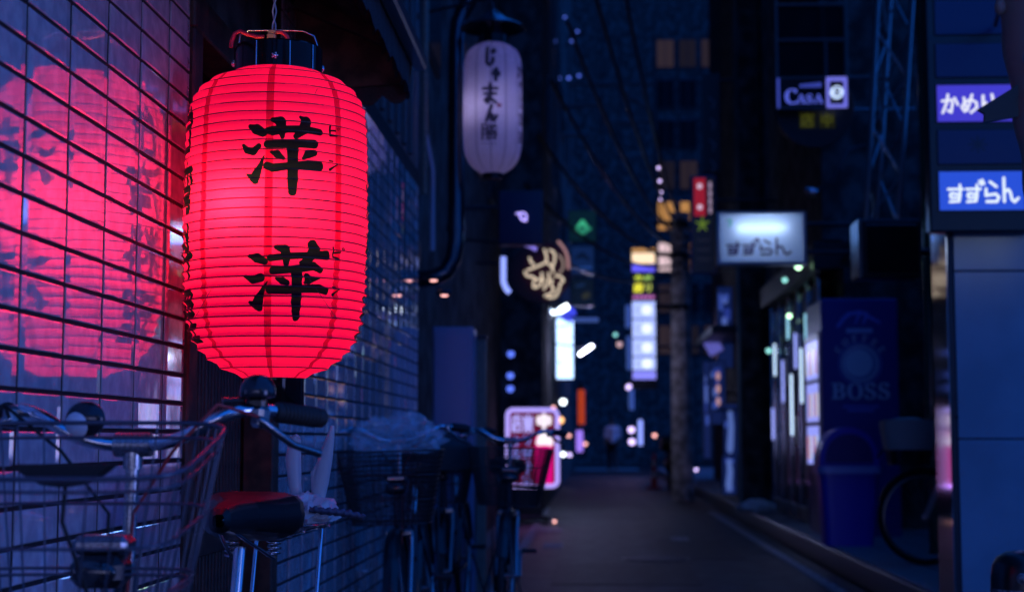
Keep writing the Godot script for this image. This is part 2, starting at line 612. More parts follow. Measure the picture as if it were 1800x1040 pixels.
	M.dot_rose = glow(0.8, 0.5, 0.5, 1.0)
	M.dot_lilac = glow(0.65, 0.5, 0.95, 2.6)
	M.dot_blue = glow(0.10, 0.18, 0.9, 1.4)
	M.dot_teal = glow(0.3, 0.8, 0.75, 1.4)
	M.dot_green = glow(0.55, 1.0, 0.6, 4.0)
	M.dot_amber = glow(1.0, 0.5, 0.2, 2.2)
	M.added_window_glow = glow(0.6, 0.66, 1.0, 1.2)
	M.strip_white = glow(0.55, 0.75, 1.0, 1.5)
	M.strip_lilac = glow(0.3, 0.36, 0.95, 1.3)
	M.strip_teal = glow(0.3, 0.65, 0.85, 1.2)
	M.strip_rose = glow(0.6, 0.45, 0.6, 0.6)
	M.rail_grey = mat(0.10, 0.10, 0.10, 0.6)
	M.upper_window = glow(0.6, 0.75, 1.0, 6.0)
	M.clear_plastic = mat(0.7, 0.74, 0.8, 0.14)
	M.clear_plastic.albedo_color.a = 0.16
	M.clear_plastic.transparency = BaseMaterial3D.TRANSPARENCY_ALPHA
	M.shade_wall = grained(mat(0.09, 0.09, 0.095, 0.55, 0.3), fine, grit, 3.0, 0.3)  # storey colour kept dark to stand for shade; its ribs are added
	M.win_rose = dark_glow(0.6, 0.38, 0.42, 0.045)
	M.win_rose_dim = dark_glow(0.5, 0.32, 0.34, 0.04)
	M.win_dim = dark_glow(0.3, 0.22, 0.25, 0.03)
	M.win_amber = dark_glow(0.9, 0.42, 0.12, 0.55)
	M.win_white = dark_glow(0.9, 0.65, 0.7, 0.9)
	M.vinyl = grained(mat(0.012, 0.01, 0.011, 0.32), fine, grit, 14.0, 0.25)


# ---------------------------------------------------------------- ground
func build_ground() -> void:
	var s := Shape.new()
	s.quad(Vector3(-200, -0.03, 200), Vector3(200, -0.03, 200), Vector3(200, -0.03, -300), Vector3(-200, -0.03, -300), Vector3.UP)
	setting("ground", s, M.asphalt)
	s = Shape.new()
	s.box(Vector3(0.4, -0.05, -35), Vector3(2.82, 0.1, 130))
	setting("road", s, M.asphalt)
	s = Shape.new()
	s.box(Vector3(-4.0, -0.055, -35), Vector3(5.98, 0.1, 130))
	setting("ground", s, M.concrete)
	s = Shape.new()
	s.box(Vector3(1.875, -0.06, -35), Vector3(0.12, 0.08, 130))
	setting("gutter", s, M.gutter)
	s = Shape.new()
	s.box(Vector3(4.46, 0.06, -20), Vector3(5.0, 0.16, 60))
	var pave := setting("pavement", s, M.concrete)
	for r in 22:
		for c in 4:
			s = Shape.new()
			s.box(Vector3(2.16 + 0.36 * c, 0.148, -8.95 - 0.36 * r), Vector3(0.348, 0.03, 0.348), 0.004)
			part("paving_slab", s, M.paving, pave)
	s = Shape.new()
	s.box(Vector3(1.95, 0.075, -20), Vector3(0.024, 0.164, 60), 0.006)
	setting("kerb", s, M.steel)
	for l in [[1.70, 0.10, -12.0, 22.0], [-0.68, 0.10, -15.0, 18.0]]:
		s = Shape.new()
		s.box(Vector3(l[0], 0.002, l[2]), Vector3(l[1], 0.006, l[3]))
		setting("line_and_lit_strip", s, M.paint)
	for l in [[-0.39, -15.6, 0.19, 0.7], [0.92, -16.7, 0.18, 0.6], [-0.5, -18.2, 0.3, 0.7], [0.3, -43.0, 2.4, 0.5], [0.5, -54.5, 2.2, 5.0]]:  # the farthest strip paints pale lit ground onto the road
		s = Shape.new()
		s.box(Vector3(l[0], 0.002, l[1]), Vector3(l[2], 0.006, l[3]))
		setting("line_and_lit_strip", s, M.paint)
	# repairs in the road: darker patches and an iron cover
	for l in [[0.25, -12.4, 1.1, 1.9], [1.0, -15.2, 0.7, 2.6], [0.1, -23.5, 1.6, 5.0]]:
		s = Shape.new()
		s.box(Vector3(l[0], 0.0, l[1]), Vector3(l[2], 0.008, l[3]), 0.002)
		setting("road_patch", s, M.asphalt_new)
	var o := thing("manhole_cover", "round iron cover set in the road before the red standing sign", "manhole cover", Vector3(0.55, 0, -13.9))
	s = Shape.new()
	s.lathe([Vector2(0.0, 0.006), Vector2(0.3, 0.006), Vector2(0.3, 0.0)], Vector3.ZERO, 36, Basis(), 0.5)
	part("cover", s, M.dark_steel, o)
	for i in 9:
		s = Shape.new()
		var hw := sqrt(maxf(0.27 * 0.27 - pow(-0.24 + 0.06 * i, 2), 0.0))
		s.box(Vector3(0, 0.008, -0.24 + 0.06 * i), Vector3(hw * 2.0, 0.006, 0.03), 0.002)
		part("tread", s, M.dark_steel, o)


# ---------------------------------------------------------------- left side
func tile_shape(w: float, h: float) -> Shape:
	# a glazed tile lying against a wall, face towards +x: wide rounded ends, narrow rounded long sides
	var s := Shape.new()
	var a := w / 2
	var b := h / 2
	var ai := a - 0.024
	var bi := b - 0.0025
	var d := 0.0
	var e := -0.0012
	var k := -0.012
	s.quad(Vector3(d, -bi, ai), Vector3(d, -bi, -ai), Vector3(d, bi, -ai), Vector3(d, bi, ai), Vector3.RIGHT)
	for g in [-1.0, 1.0]:
		s.quad(Vector3(d, -bi, g * ai), Vector3(d, bi, g * ai), Vector3(e, b, g * a), Vector3(e, -b, g * a), Vector3(1, 0, g * 0.4))
		s.quad(Vector3(d, g * bi, -ai), Vector3(d, g * bi, ai), Vector3(e, g * b, a), Vector3(e, g * b, -a), Vector3(0.5, g, 0))
		s.quad(Vector3(e, -b, g * a), Vector3(e, b, g * a), Vector3(k, b, g * a), Vector3(k, -b, g * a), Vector3(0, 0, g))
		s.quad(Vector3(e, g * b, -a), Vector3(e, g * b, a), Vector3(k, g * b, a), Vector3(k, g * b, -a), Vector3(0, g, 0))
	return s


func add_shape(to: Shape, from: Shape, x: Transform3D) -> void:
	var k := to.v.size()
	for i in from.v.size():
		to.vert(x * from.v[i], x.basis * from.n[i], from.t[i])
	for i in from.f:
		to.f.append(i + k)


func tiled_wall(label: String, near: float, far: float, first_joint: float, top: float, m: Material, nodes_from: float, nodes_to: float, low: int, high: int, wob: float) -> void:
	var o := thing("tiled_wall", label, "wall", Vector3(-1.02, 0, -(near + far) / 2))
	var mid := (near + far) / 2
	var s := Shape.new()
	s.box(Vector3(-0.2035, top / 2, 0), Vector3(0.4, top, far - near))
	part("wall_core", s, M.mortar, o)
	s = Shape.new()
	s.box(Vector3(0.004, 0.03, 0), Vector3(0.02, 0.06, far - near - 0.01), 0.003)
	part("plinth", s, M.concrete, o)
	var whole := tile_shape(0.2225, 0.061).mesh()
	var cut := {}
	var rest := Shape.new()
	var k := int(floor((near - first_joint) / 0.2365))
	while first_joint + k * 0.2365 < far - 0.02:
		var d0 := maxf(first_joint + k * 0.2365, near)
		var d1 := minf(first_joint + (k + 1) * 0.2365, far + 0.004)
		var w := d1 - d0 - 0.014
		if w > 0.02:
			for r in int((top - 0.1225) / 0.07):
				var y := 0.1575 - 0.035 + 0.07 * r
				var at := Transform3D(Basis.from_euler(Vector3(0, rng.randf_range(-wob, wob), rng.randf_range(-wob, wob))), Vector3(rng.randf_range(-0.0006, 0.0006), y, mid - (d0 + d1) / 2))
				if d0 >= nodes_from and d0 < nodes_to and r >= low and r < high:
					var me := whole
					if absf(w - 0.2225) > 0.004:
						var key := int(w * 1000)
						if not cut.has(key):
							cut[key] = tile_shape(w, 0.061).mesh()
						me = cut[key]
					part("tile", me, m, o).transform = at
				else:
					add_shape(rest, tile_shape(w, 0.061), at)
		k += 1
	if rest.f.size():
		part("tile_field", rest, m, o, Vector3.ZERO, true)


func build_left_side() -> void:
	tiled_wall("pale glazed tile wall mirroring the big red paper lantern", -2.5, 3.87, 2.735, 2.63, M.tile, 2.02, 3.9, 2, 36, 0.008)
	tiled_wall("dim tile wall beyond the slatted door, behind the two dark bicycles", 5.03, 9.15, 5.03, 2.63, M.tile, 5.0, 7.5, 4, 33, 0.004)
	build_doorway()
	build_awning()


func build_doorway() -> void:
	var o := thing("slatted_door", "dark wooden sliding door of upright slats under the red lantern", "door", Vector3(-1.13, 0, -4.45))
	var s := Shape.new()
	s.box(Vector3(-0.035, 1.0, 0), Vector3(0.02, 2.0, 1.1))
	part("door_panel", s, M.dark_wood, o)
	var slat := Shape.new()
	slat.box(Vector3.ZERO, Vector3(0.03, 1.94, 0.018), 0.003)
	var me := slat.mesh()
	for i in 27:
		part("slat", me, M.dark_wood, o, Vector3(0, 1.0, -0.52 + 0.04 * i))
	for y in [0.05, 0.75, 1.95]:
		s = Shape.new()
		s.box(Vector3(0.004, y, 0), Vector3(0.03, 0.07, 1.1), 0.004)
		part("rail", s, M.dark_wood, o)
	o = thing("door_frame", "weathered timber frame round the slatted door", "door frame", Vector3(-1.1, 0, -4.45))
	for z in [-0.53, 0.53]:
		s = Shape.new()
		s.box(Vector3(0.04, 1.05, z), Vector3(0.1, 2.1, 0.09), 0.005)
		part("post", s, M.dark_wood, o)
	s = Shape.new()
	s.box(Vector3(0.035, 2.15, 0), Vector3(0.11, 0.1, 1.15), 0.005)
	part("lintel", s, M.dark_wood, o)
	s = Shape.new()
	s.box(Vector3(-0.17, 2.42, 0), Vector3(0.36, 0.44, 1.155))
	part("transom_wall", s, M.plaster, o)
	s = Shape.new()
	s.box(Vector3(-0.2, 1.1, 0), Vector3(0.1, 2.2, 1.155))
	part("back_wall", s, M.plaster, o)


func build_awning() -> void:
	# a sloping board roof over the doorway with a scalloped cloth edge
	var o := thing("awning", "dark board awning with scalloped cloth edge above the red lantern", "awning", Vector3(-1.02, 2.3, -4.0))
	var near := 1.9
	var far := -1.29
	var len := near - far
	var mid := (near + far) / 2
	var tilt := Basis(Vector3.BACK, -0.42)
	for i in 5:
		var s := Shape.new()
		s.box(Vector3(0.052 + 0.079 * i, 0.265 - 0.0353 * i + 0.004 * (i % 2), mid), Vector3(0.082, 0.016, len), 0.002, tilt)
		part("roof_board", s, M.board, o)
	for i in 6:
		var s := Shape.new()
		s.box(Vector3(0.2, 0.165, far + 0.06 + i * (len - 0.12) / 5), Vector3(0.42, 0.05, 0.04), 0.003, tilt)
		part("rafter", s, M.dark_wood, o)
	var s := Shape.new()
	s.box(Vector3(0.2, 0.245, mid), Vector3(0.46, 0.02, len + 0.03), 0.002, tilt)
	part("roof_sheet", s, M.dark_steel, o)
	s = Shape.new()
	s.box(Vector3(0.425, 0.055, mid - 0.02), Vector3(0.05, 0.05, len + 0.08), 0.008)
	part("gutter_bar", s, M.steel, o)
	s = Shape.new()
	s.prism(PackedVector2Array([Vector2(0.0, -0.06), Vector2(0.40, -0.03), Vector2(0.41, 0.07), Vector2(0.0, 0.27)]), 0.018, Transform3D(Basis(), Vector3(0, 0, far + 0.02)))
	part("gable_board", s, M.board, o)
	# the cloth: a strip along the outer edge and one across the far end, waved in plan and scalloped below
	part("valance", valance(Vector3(0.4, 0.05, near), Vector3(0.4, 0.05, far), 30), M.awning, o)
	part("valance", valance(Vector3(0.4, 0.05, far), Vector3(0.0, 0.02, far), 4), M.awning, o)
	o = thing("upper_wall", "upper storey with shade put into its dark colour and added ribs, above the tile wall and awning", "wall", Vector3(-1.5, 2.63, -3.2))
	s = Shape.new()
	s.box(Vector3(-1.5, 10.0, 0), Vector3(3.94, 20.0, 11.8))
	part("storey", s, M.shade_wall, o)
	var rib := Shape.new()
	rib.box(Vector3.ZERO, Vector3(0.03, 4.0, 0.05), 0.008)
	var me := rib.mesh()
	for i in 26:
		part("added_rib", me, M.shade_wall, o, Vector3(0.48, 2.02, 2.0 - 0.3 * i))


func valance(a: Vector3, b: Vector3, scallops: int) -> Shape:
	var s := Shape.new()
	var along := b - a
	var out := along.cross(Vector3.UP).normalized()
	var cols := scallops * 8
	for side in [-1.0, 1.0]:
		var first := s.v.size()
		for i in cols + 1:
			var t := float(i) / cols
			var wave := sin(t * scallops * TAU) * 0.008 + sin(t * scallops * 2.3) * 0.004
			var drop := 0.11 + 0.035 * absf(sin(t * scallops * PI))
			for r in 4:
				s.vert(a + along * t + out * (wave * r / 3.0 + side * 0.0012) + Vector3.DOWN * drop * r / 3.0, out * side)
		for i in cols:
			for r in 3:
				var p := first + i * 4 + r
				s.tri(p, p + 4, p + 5)
				s.tri(p, p + 5, p + 1)
	return s


# the width of the red lantern at height y from its middle
const BODY := [[-0.372, 0.074], [-0.356, 0.118], [-0.338, 0.150], [-0.312, 0.180], [-0.278, 0.203], [-0.236, 0.2155], [-0.18, 0.2225], [-0.05, 0.225], [0.12, 0.2235], [0.24, 0.2205], [0.29, 0.2135], [0.32, 0.199], [0.343, 0.178], [0.362, 0.145], [0.375, 0.108]]


func body_radius(y: float) -> float:
	for i in BODY.size() - 1:
		if y <= BODY[i + 1][0]:
			return lerpf(BODY[i][1], BODY[i + 1][1], clampf((y - BODY[i][0]) / (BODY[i + 1][0] - BODY[i][0]), 0.0, 1.0))
	return BODY[BODY.size() - 1][1]


func paper_lantern(o: Node3D, ribs: int, sag: float, sag_low: float, k: Vector2, paper: Material, wire: Material, segs: int, y_low: float, y_top: float) -> void:
	# paper drawn in between the wire hoops; k scales radius and height
	var prof := []
	var ys := []
	for i in ribs:
		ys.append(lerpf(y_low, y_top, float(i) / (ribs - 1)))
	for i in ribs:
		var y: float = ys[i]
		prof.append(Vector2(body_radius(y), y))
		if i < ribs - 1:
			for q in [0.2, 0.5, 0.8]:
				var yy: float = lerpf(y, ys[i + 1], q)
				var deep: float = lerpf(sag_low, sag, smoothstep(-0.2, -0.02, yy)) * (0.6 if q != 0.5 else 1.0)
				prof.append(Vector2(lerpf(body_radius(y), body_radius(ys[i + 1]), q) - deep, yy - (0.002 if q == 0.2 else 0.0)))
	var s := Shape.new()
	var vh := y_top - y_low
	# u runs round the lantern, v down from its top
	var first := 0
	for i in prof.size():
		var a: Vector2 = prof[maxi(i - 1, 0)]
		var b: Vector2 = prof[mini(i + 1, prof.size() - 1)]
		var d := b - a
		var nn := Vector2(d.y * k.x, -d.x * k.y).normalized()
		for q in segs + 1:
			var g := TAU * q / segs - PI
			var e := Vector3(sin(g), 0, cos(g))
			var wob := 1.0 + 0.0016 * sin(g * 5.0 + prof[i].y * 40.0) + 0.0012 * sin(g * 9.0 - prof[i].y * 70.0)
			s.vert(e * prof[i].x * k.x * wob + Vector3.UP * prof[i].y * k.y, e * nn.x + Vector3.UP * nn.y, Vector2(float(q) / segs, (y_top - prof[i].y) / vh))
	for i in prof.size() - 1:
		for q in segs:
			var p := i * (segs + 1) + q
			s.tri(p, p + 1, p + segs + 2)
			s.tri(p, p + segs + 2, p + segs + 1)
	part("paper_shade", s, paper, o)
	for i in ribs:
		s = Shape.new()
		s.ring(Vector3(0, ys[i] * k.y, 0), body_radius(ys[i]) * k.x - 0.0009, 0.0016, Basis(), 72, 5)
		part("rib", s, wire, o)


func lantern_print(w: int, h: int, ground: Color, tape: Color, tape_deg: float, tape_at: float, tape_n: int) -> Image:
	var im := picture(w, h, ground)
	# paper fibres: pale and dark short hairs
	for i in 900:
		var x := rng.randi_range(0, w - 40)
		var y := rng.randi_range(0, h - 2)
		im.fill_rect(Rect2i(x, y, rng.randi_range(6, 34), 1), ground.lightened(0.06) if i % 2 else ground.darkened(0.05))
	for i in tape_n:
		var deg := fposmod(tape_at + 360.0 / tape_n * i + 180.0, 360.0)
		im.fill_rect(Rect2i(int((deg - tape_deg / 2) / 360.0 * w), 0, int(tape_deg / 360.0 * w), h), tape)
	return im


func build_lantern() -> void:
	var c := Vector3(-0.768, 1.567, -3.75)
	var o := thing("paper_lantern", "big glowing red paper lantern with black brush characters hanging by the tile wall", "lantern", c)
	var im := lantern_print(2048, 1080, lin(0.86, 0.0088, 0.064), lin(0.42, 0.0015, 0.02), 4.6, 7.0, 8)
	var black := lin(0.004, 0.004, 0.005)
	var top := 0.375
	var per := Vector2(2048.0 / 360.0, 1080.0 / 0.747)
	var strokes := [
		[-4.8, 0.202, 0.010, -0.9, 0.195, 0.022, 2.8, 0.187, 0.018], [-9.0, 0.158, 0.007, -6.5, 0.146, 0.014, -2.8, 0.143, 0.016, 0.6, 0.156, 0.011],
		[3.8, 0.133, 0.003, 1.5, 0.109, 0.011, -1.7, 0.082, 0.022, -1.2, 0.074, 0.014], [-6.2, 0.089, 0.005, -2.0, 0.080, 0.016],
		[8.8, 0.218, 0.010, 13.4, 0.214, 0.022, 14.0, 0.197, 0.020, 14.5, 0.179, 0.010], [25.5, 0.227, 0.006, 29.0, 0.217, 0.022, 28.0, 0.201, 0.024, 22.8, 0.181, 0.012],
		[5.8, 0.192, 0.014, 8.9, 0.192, 0.020, 17.6, 0.197, 0.015, 28.0, 0.199, 0.016, 38.1, 0.196, 0.014], [5.7, 0.160, 0.016, 14.6, 0.161, 0.018, 24.9, 0.165, 0.018, 34.2, 0.166, 0.019],
		[8.1, 0.142, 0.006, 11.6, 0.137, 0.017, 15.2, 0.128, 0.008], [34.2, 0.145, 0.014, 30.4, 0.141, 0.018, 27.2, 0.130, 0.006],
		[5.6, 0.110, 0.016, 9.2, 0.105, 0.018, 19.4, 0.111, 0.015, 29.9, 0.115, 0.018, 37.8, 0.115, 0.019], [20.8, 0.155, 0.025, 20.9, 0.123, 0.022, 21.0, 0.082, 0.023, 20.9, 0.051, 0.018],
		[45.4, 0.213, 0.005, 45.4, 0.192, 0.005, 50.4, 0.193, 0.004], [45.4, 0.203, 0.004, 49.7, 0.205, 0.004], [50.9, 0.210, 0.001, 52.0, 0.213, 0.001, 53.1, 0.211, 0.001, 52.0, 0.207, 0.001, 50.9, 0.210, 0.001],
		[45.0, 0.131, 0.004, 47.6, 0.131, 0.003], [45.1, 0.110, 0.006, 51.0, 0.125, 0.002],
		[-3.9, -0.100, 0.008, 0.3, -0.104, 0.020, 4.9, -0.112, 0.014], [-6.6, -0.147, 0.007, -2.1, -0.155, 0.015, 2.5, -0.149, 0.018],
		[6.6, -0.158, 0.002, 3.1, -0.183, 0.012, 0.7, -0.207, 0.024, 1.7, -0.217, 0.016], [-4.3, -0.205, 0.006, 0.2, -0.213, 0.018],
		[8.4, -0.104, 0.014, 17.5, -0.099, 0.014, 30.6, -0.095, 0.014, 43.2, -0.092, 0.020], [11.9, -0.079, 0.010, 17.0, -0.084, 0.020, 18.0, -0.098, 0.020, 17.8, -0.116, 0.012],
		[33.8, -0.071, 0.022, 35.0, -0.081, 0.026, 32.2, -0.102, 0.018, 26.9, -0.113, 0.008], [10.0, -0.133, 0.016, 17.6, -0.131, 0.014, 28.0, -0.125, 0.016, 35.1, -0.119, 0.018, 39.7, -0.128, 0.012],
		[12.1, -0.151, 0.006, 15.7, -0.156, 0.015, 18.5, -0.160, 0.012], [30.7, -0.144, 0.014, 31.9, -0.152, 0.018, 38.6, -0.147, 0.004], [29.7, -0.159, 0.006, 31.9, -0.152, 0.012],
		[8.2, -0.176, 0.018, 17.8, -0.177, 0.017, 28.1, -0.173, 0.016, 39.3, -0.170, 0.018, 44.1, -0.176, 0.014], [24.3, -0.133, 0.025, 24.7, -0.166, 0.022, 24.5, -0.204, 0.022, 24.7, -0.238, 0.016],
		[48.3, -0.072, 0.004, 48.4, -0.095, 0.004, 52.5, -0.097, 0.004], [48.3, -0.085, 0.004, 54.2, -0.082, 0.003], [55.3, -0.074, 0.002, 56.5, -0.070, 0.002, 57.7, -0.073, 0.002, 56.5, -0.077, 0.002, 55.3, -0.074, 0.002],
		[49.3, -0.165, 0.004, 51.3, -0.166, 0.004], [49.7, -0.183, 0.006, 54.5, -0.167, 0.002],
	]
	for st in strokes:
		var pts := []
		for i in range(0, st.size(), 3):
			pts.append_array([(st[i] + 180.0) / 360.0 * TAU * 0.225, top - st[i + 1], st[i + 2]])
		ink(im, pts, black, Vector2(2048.0 / (TAU * 0.225), per.y), Vector2.ZERO, 1.14)
	# a column of upright characters on either side
	for col in [-67.0, 104.0]:
		var n := 0
		for g in ["tai", "wan", "ryo", "ri2"]:
			for st in GLYPH[g]:
				var pts := []
				for i in range(0, st.size(), 2):
					pts.append_array([(col + 180.0) / 360.0 * TAU * 0.225 + (st[i] - 0.5) * 0.115, 0.085 + n * 0.152 + st[i + 1] * 0.122, 0.0165])
				ink(im, pts, black, Vector2(2048.0 / (TAU * 0.225), per.y))
			n += 1
	var paper := printed(im, 0.3)
	paper.metallic_specular = 0.14
	paper.backlight_enabled = true
	paper.backlight = Color(1, 1, 1)
	paper.emission_enabled = true
	paper.emission_texture = paper.albedo_texture
	paper.emission_operator = BaseMaterial3D.EMISSION_OP_MULTIPLY
	paper.emission = Color(0.7, 0.35, 1.0)
	paper.emission_energy_multiplier = 1.3
	paper_lantern(o, 34, 0.003, 0.0095, Vector2.ONE, paper, M.black, 112, -0.372, 0.375)
	# lacquered caps, the wires inside, hook and terminal block
	var s := Shape.new()
	s.lathe([Vector2(0.098, 0.365), Vector2(0.108, 0.367), Vector2(0.108, 0.436), Vector2(0.105, 0.44), Vector2(0.1, 0.44), Vector2(0.098, 0.365)], Vector3.ZERO, 48)
	part("top_collar", s, M.lacquer, o)
	s = Shape.new()
	s.lathe([Vector2(0.0, -0.438), Vector2(0.07, -0.438), Vector2(0.0725, -0.434), Vector2(0.0725, -0.366), Vector2(0.06, -0.366)], Vector3.ZERO, 40)
	part("bottom_collar", s, M.lacquer, o)
	for g in [0.12, 1.9, 3.6, 5.0]:
		s = Shape.new()
		s.ball(Vector3(sin(g) * 0.109, 0.397, cos(g) * 0.109), Vector3(0.006, 0.006, 0.006), 8)
		for q in 5:
			var a := TAU * q / 5
			s.ball(Vector3(sin(g) * 0.1095 + cos(g) * 0.006 * cos(a), 0.397 + 0.006 * sin(a), cos(g) * 0.1095), Vector3(0.0035, 0.0035, 0.002), 6)
		part("rivet", s, M.chrome, o)
	for q in [[-0.3, 1.0], [0.45, 1.0], [1.05, 0.9]]:
		s = Shape.new()
		s.tube([Vector3(sin(q[0]) * 0.1095, 0.37, cos(q[0]) * 0.1095), Vector3(sin(q[0]) * 0.1095, 0.435, cos(q[0]) * 0.1095)], 0.0016, 6)
		part("collar_wire", s, M.chrome, o)
	s = Shape.new()
	for q in [[-0.03, 0.05, 0.06, -0.05], [0.04, 0.06, -0.05, -0.04]]:
		s.tube([Vector3(q[0] * 3.2, 0.30, 0.17), Vector3(0, 0.02, 0.195), Vector3(q[2] * 3.0, -0.24, 0.185)], 0.0006, 5)
	part("stay_wire", s, M.black, o)
	s = Shape.new()
	s.tube([Vector3(-0.1, 0.435, 0), Vector3(-0.097, 0.475, 0.0), Vector3(-0.075, 0.487, 0.0), Vector3(0, 0.487, 0), Vector3(0.06, 0.484, 0), Vector3(0.088, 0.47, 0), Vector3(0.1, 0.435, 0)], 0.0022, 8)
	part("bail", s, M.chrome, o)
	s = Shape.new()
	s.box(Vector3(-0.012, 0.449, 0.03), Vector3(0.021, 0.042, 0.016), 0.003)
	s.box(Vector3(-0.011, 0.474, 0.03), Vector3(0.019, 0.01, 0.015), 0.003)
	part("terminal_block", s, mat(0.75, 0.3, 0.14, 0.5), o)
	s = Shape.new()
	s.tube([Vector3(-0.03, 0.463, 0.03), Vector3(-0.045, 0.462, 0.032), Vector3(-0.07, 0.469, 0.03), Vector3(-0.09, 0.478, 0.03), Vector3(-0.103, 0.472, 0.03), Vector3(-0.11, 0.455, 0.03), Vector3(-0.112, 0.437, 0.03)], 0.0052, 8)
	s.tube([Vector3(0.0, 0.474, 0.03), Vector3(0.014, 0.474, 0.03), Vector3(0.026, 0.463, 0.03), Vector3(0.034, 0.438, 0.03)], 0.005, 8)
	part("red_cord", s, mat(0.75, 0.02, 0.06, 0.4), o)
	s = Shape.new()
	for q in [0.0, PI]:
		var pts := []
		for i in 26:
			var y := 0.478 + i * 0.016
			pts.append(Vector3(-0.006 + 0.0045 * sin(y * 75.0 + q), y, 0.03 - 0.05 * (y - 0.478) + 0.004 * cos(y * 75.0 + q)))
		s.tube(pts, 0.0021, 7)
	part("power_cord", s, mat(0.35, 0.32, 0.4, 0.4), o)
	# the lamp inside
	s = Shape.new()
	s.ball(Vector3(-0.036, 0.03, 0.138), Vector3(0.028, 0.032, 0.028), 14)
	part("light_bulb", s, glow(1.0, 0.98, 0.36, 108.0), o)
	s = Shape.new()
	s.tube([Vector3(-0.036, 0.055, 0.138), Vector3(-0.034, 0.11, 0.13), Vector3(-0.02, 0.4, 0.03)], [0.014, 0.012, 0.003], 8)
	part("bulb_holder", s, M.black, o)
	bulb_lamp("lantern_lamp", c + Vector3(-0.036, 0.03, 0.138), Color(1.0, 0.97, 0.66), 0.02, 0.02)


# ---------------------------------------------------------------- bicycles (built heading +x, standing on y = 0)
func build_bicycles() -> void:
	make_bike("city bicycle facing us with wire basket, nearest, below the red lantern", Vector3(-0.735, 0, -2.93), -1.632, 0.0, {"basket": "wire", "near": true, "steer": 0.06, "bag": true})
	make_bike("dark bicycle with mesh basket close to the tile wall, plastic sheet in its basket", Vector3(-0.80, 0, -7.05), -1.56, 0.03, {"basket": "mesh", "steer": 0.03, "near": false})
	make_bike("dark bicycle with black cloth cover drawn over its basket, before the blue steel cabinet", Vector3(-0.80, 0, -9.1), -1.6, 0.02, {"basket": "cover", "steer": 0.12, "near": false})
	make_bike("farther dark bicycle with empty mesh basket, overlapping the red standing sign", Vector3(-0.50, 0, -8.85), -1.5, -0.03, {"basket": "mesh", "steer": -0.12, "near": false})
	make_bike("bicycle parked across the paving with grey covered front basket by the bin", Vector3(2.455+0.45, 0.163, -11.3), PI, 0.0, {"basket": "grey", "steer": 0.0, "near": false})
	# crumpled clear plastic in the second bicycle's basket
	var s := crumple(Vector3(0.145, 0.085, 0.12), 0.55, 26, 5)
	var bagm := mat(0.45, 0.47, 0.5, 0.28)
	bagm.backlight_enabled = true
	bagm.backlight = Color(0.6, 0.6, 0.6)
	solo("plastic_cover", s, M.clear_plastic, "crumpled clear plastic sheet lying in the second bicycle's mesh basket", "plastic sheet", Vector3(-0.80, 1.045, -6.45))
	# shopping bag and rope on the near bicycle's carrier
	s = crumple(Vector3(0.055, 0.035, 0.07), 0.5, 14, 9)
	s.tube([Vector3(-0.02, 0.0, -0.01), Vector3(-0.03, 0.06, -0.005), Vector3(-0.034, 0.12, 0.0), Vector3(-0.03, 0.165, 0.004), Vector3(-0.024, 0.172, 0.006)], [0.009, 0.015, 0.019, 0.014, 0.006], 7)
	s.tube([Vector3(0.02, 0.0, 0.0), Vector3(0.03, 0.07, 0.012), Vector3(0.042, 0.12, 0.02), Vector3(0.054, 0.17, 0.022), Vector3(0.058, 0.195, 0.022)], [0.012, 0.02, 0.017, 0.009, 0.004], 7)
	s.tube([Vector3(0.02, 0.03, 0.01), Vector3(0.016, 0.09, 0.018), Vector3(0.036, 0.125, 0.024)], [0.01, 0.008, 0.003], 6)
	solo("carrier_bag", s, bagm, "pale knotted plastic bag standing on the near bicycle's rear carrier", "plastic bag", Vector3(-0.64, 0.885, -3.52))
	s = Shape.new()
	for q in 2:
		var pts := []
		for i in 40:
			var t := i / 39.0
			pts.append(Vector3(-0.05 + 0.13 * t + 0.003 * cos(i * 1.4 + PI * q), 0.006 - 0.016 * t * t + 0.003 * sin(i * 1.4 + PI * q) + q * 0.004, 0.012 * sin(t * 5.0) + q * 0.012))
		s.tube(pts, 0.0058, 7)
	solo("rope", s, grained(mat(0.1, 0.14, 0.26, 0.7), noise_tex(0.3, 2, Color(0.3, 0.3, 0.3), Color(1, 1, 1), 256, 4), null, 30.0), "blue braided rope over the end of the near bicycle's carrier", "rope", Vector3(-0.585, 0.887, -3.46))


func crumple(r: Vector3, rough: float, segs: int, sd: int) -> Shape:
	var nz := FastNoiseLite.new()
	nz.seed = sd
	nz.frequency = 1.1
	nz.fractal_type = FastNoiseLite.FRACTAL_RIDGED
	nz.fractal_octaves = 3
	var s := Shape.new()
	s.ball(Vector3.ZERO, Vector3.ONE, segs * 2)
	for i in s.v.size():
		var p := s.v[i]
		var k := 1.0 + rough * nz.get_noise_3dv(p * 1.3)
		s.v[i] = Vector3(p.x * r.x * k, maxf(p.y, -0.45) * r.y * k, p.z * r.z * k)
	# flat facets: normals from the faces
	var o := Shape.new()
	for i in range(0, s.f.size(), 3):
		o.tri3(s.v[s.f[i]], s.v[s.f[i + 1]], s.v[s.f[i + 2]], s.v[s.f[i]])
	return o


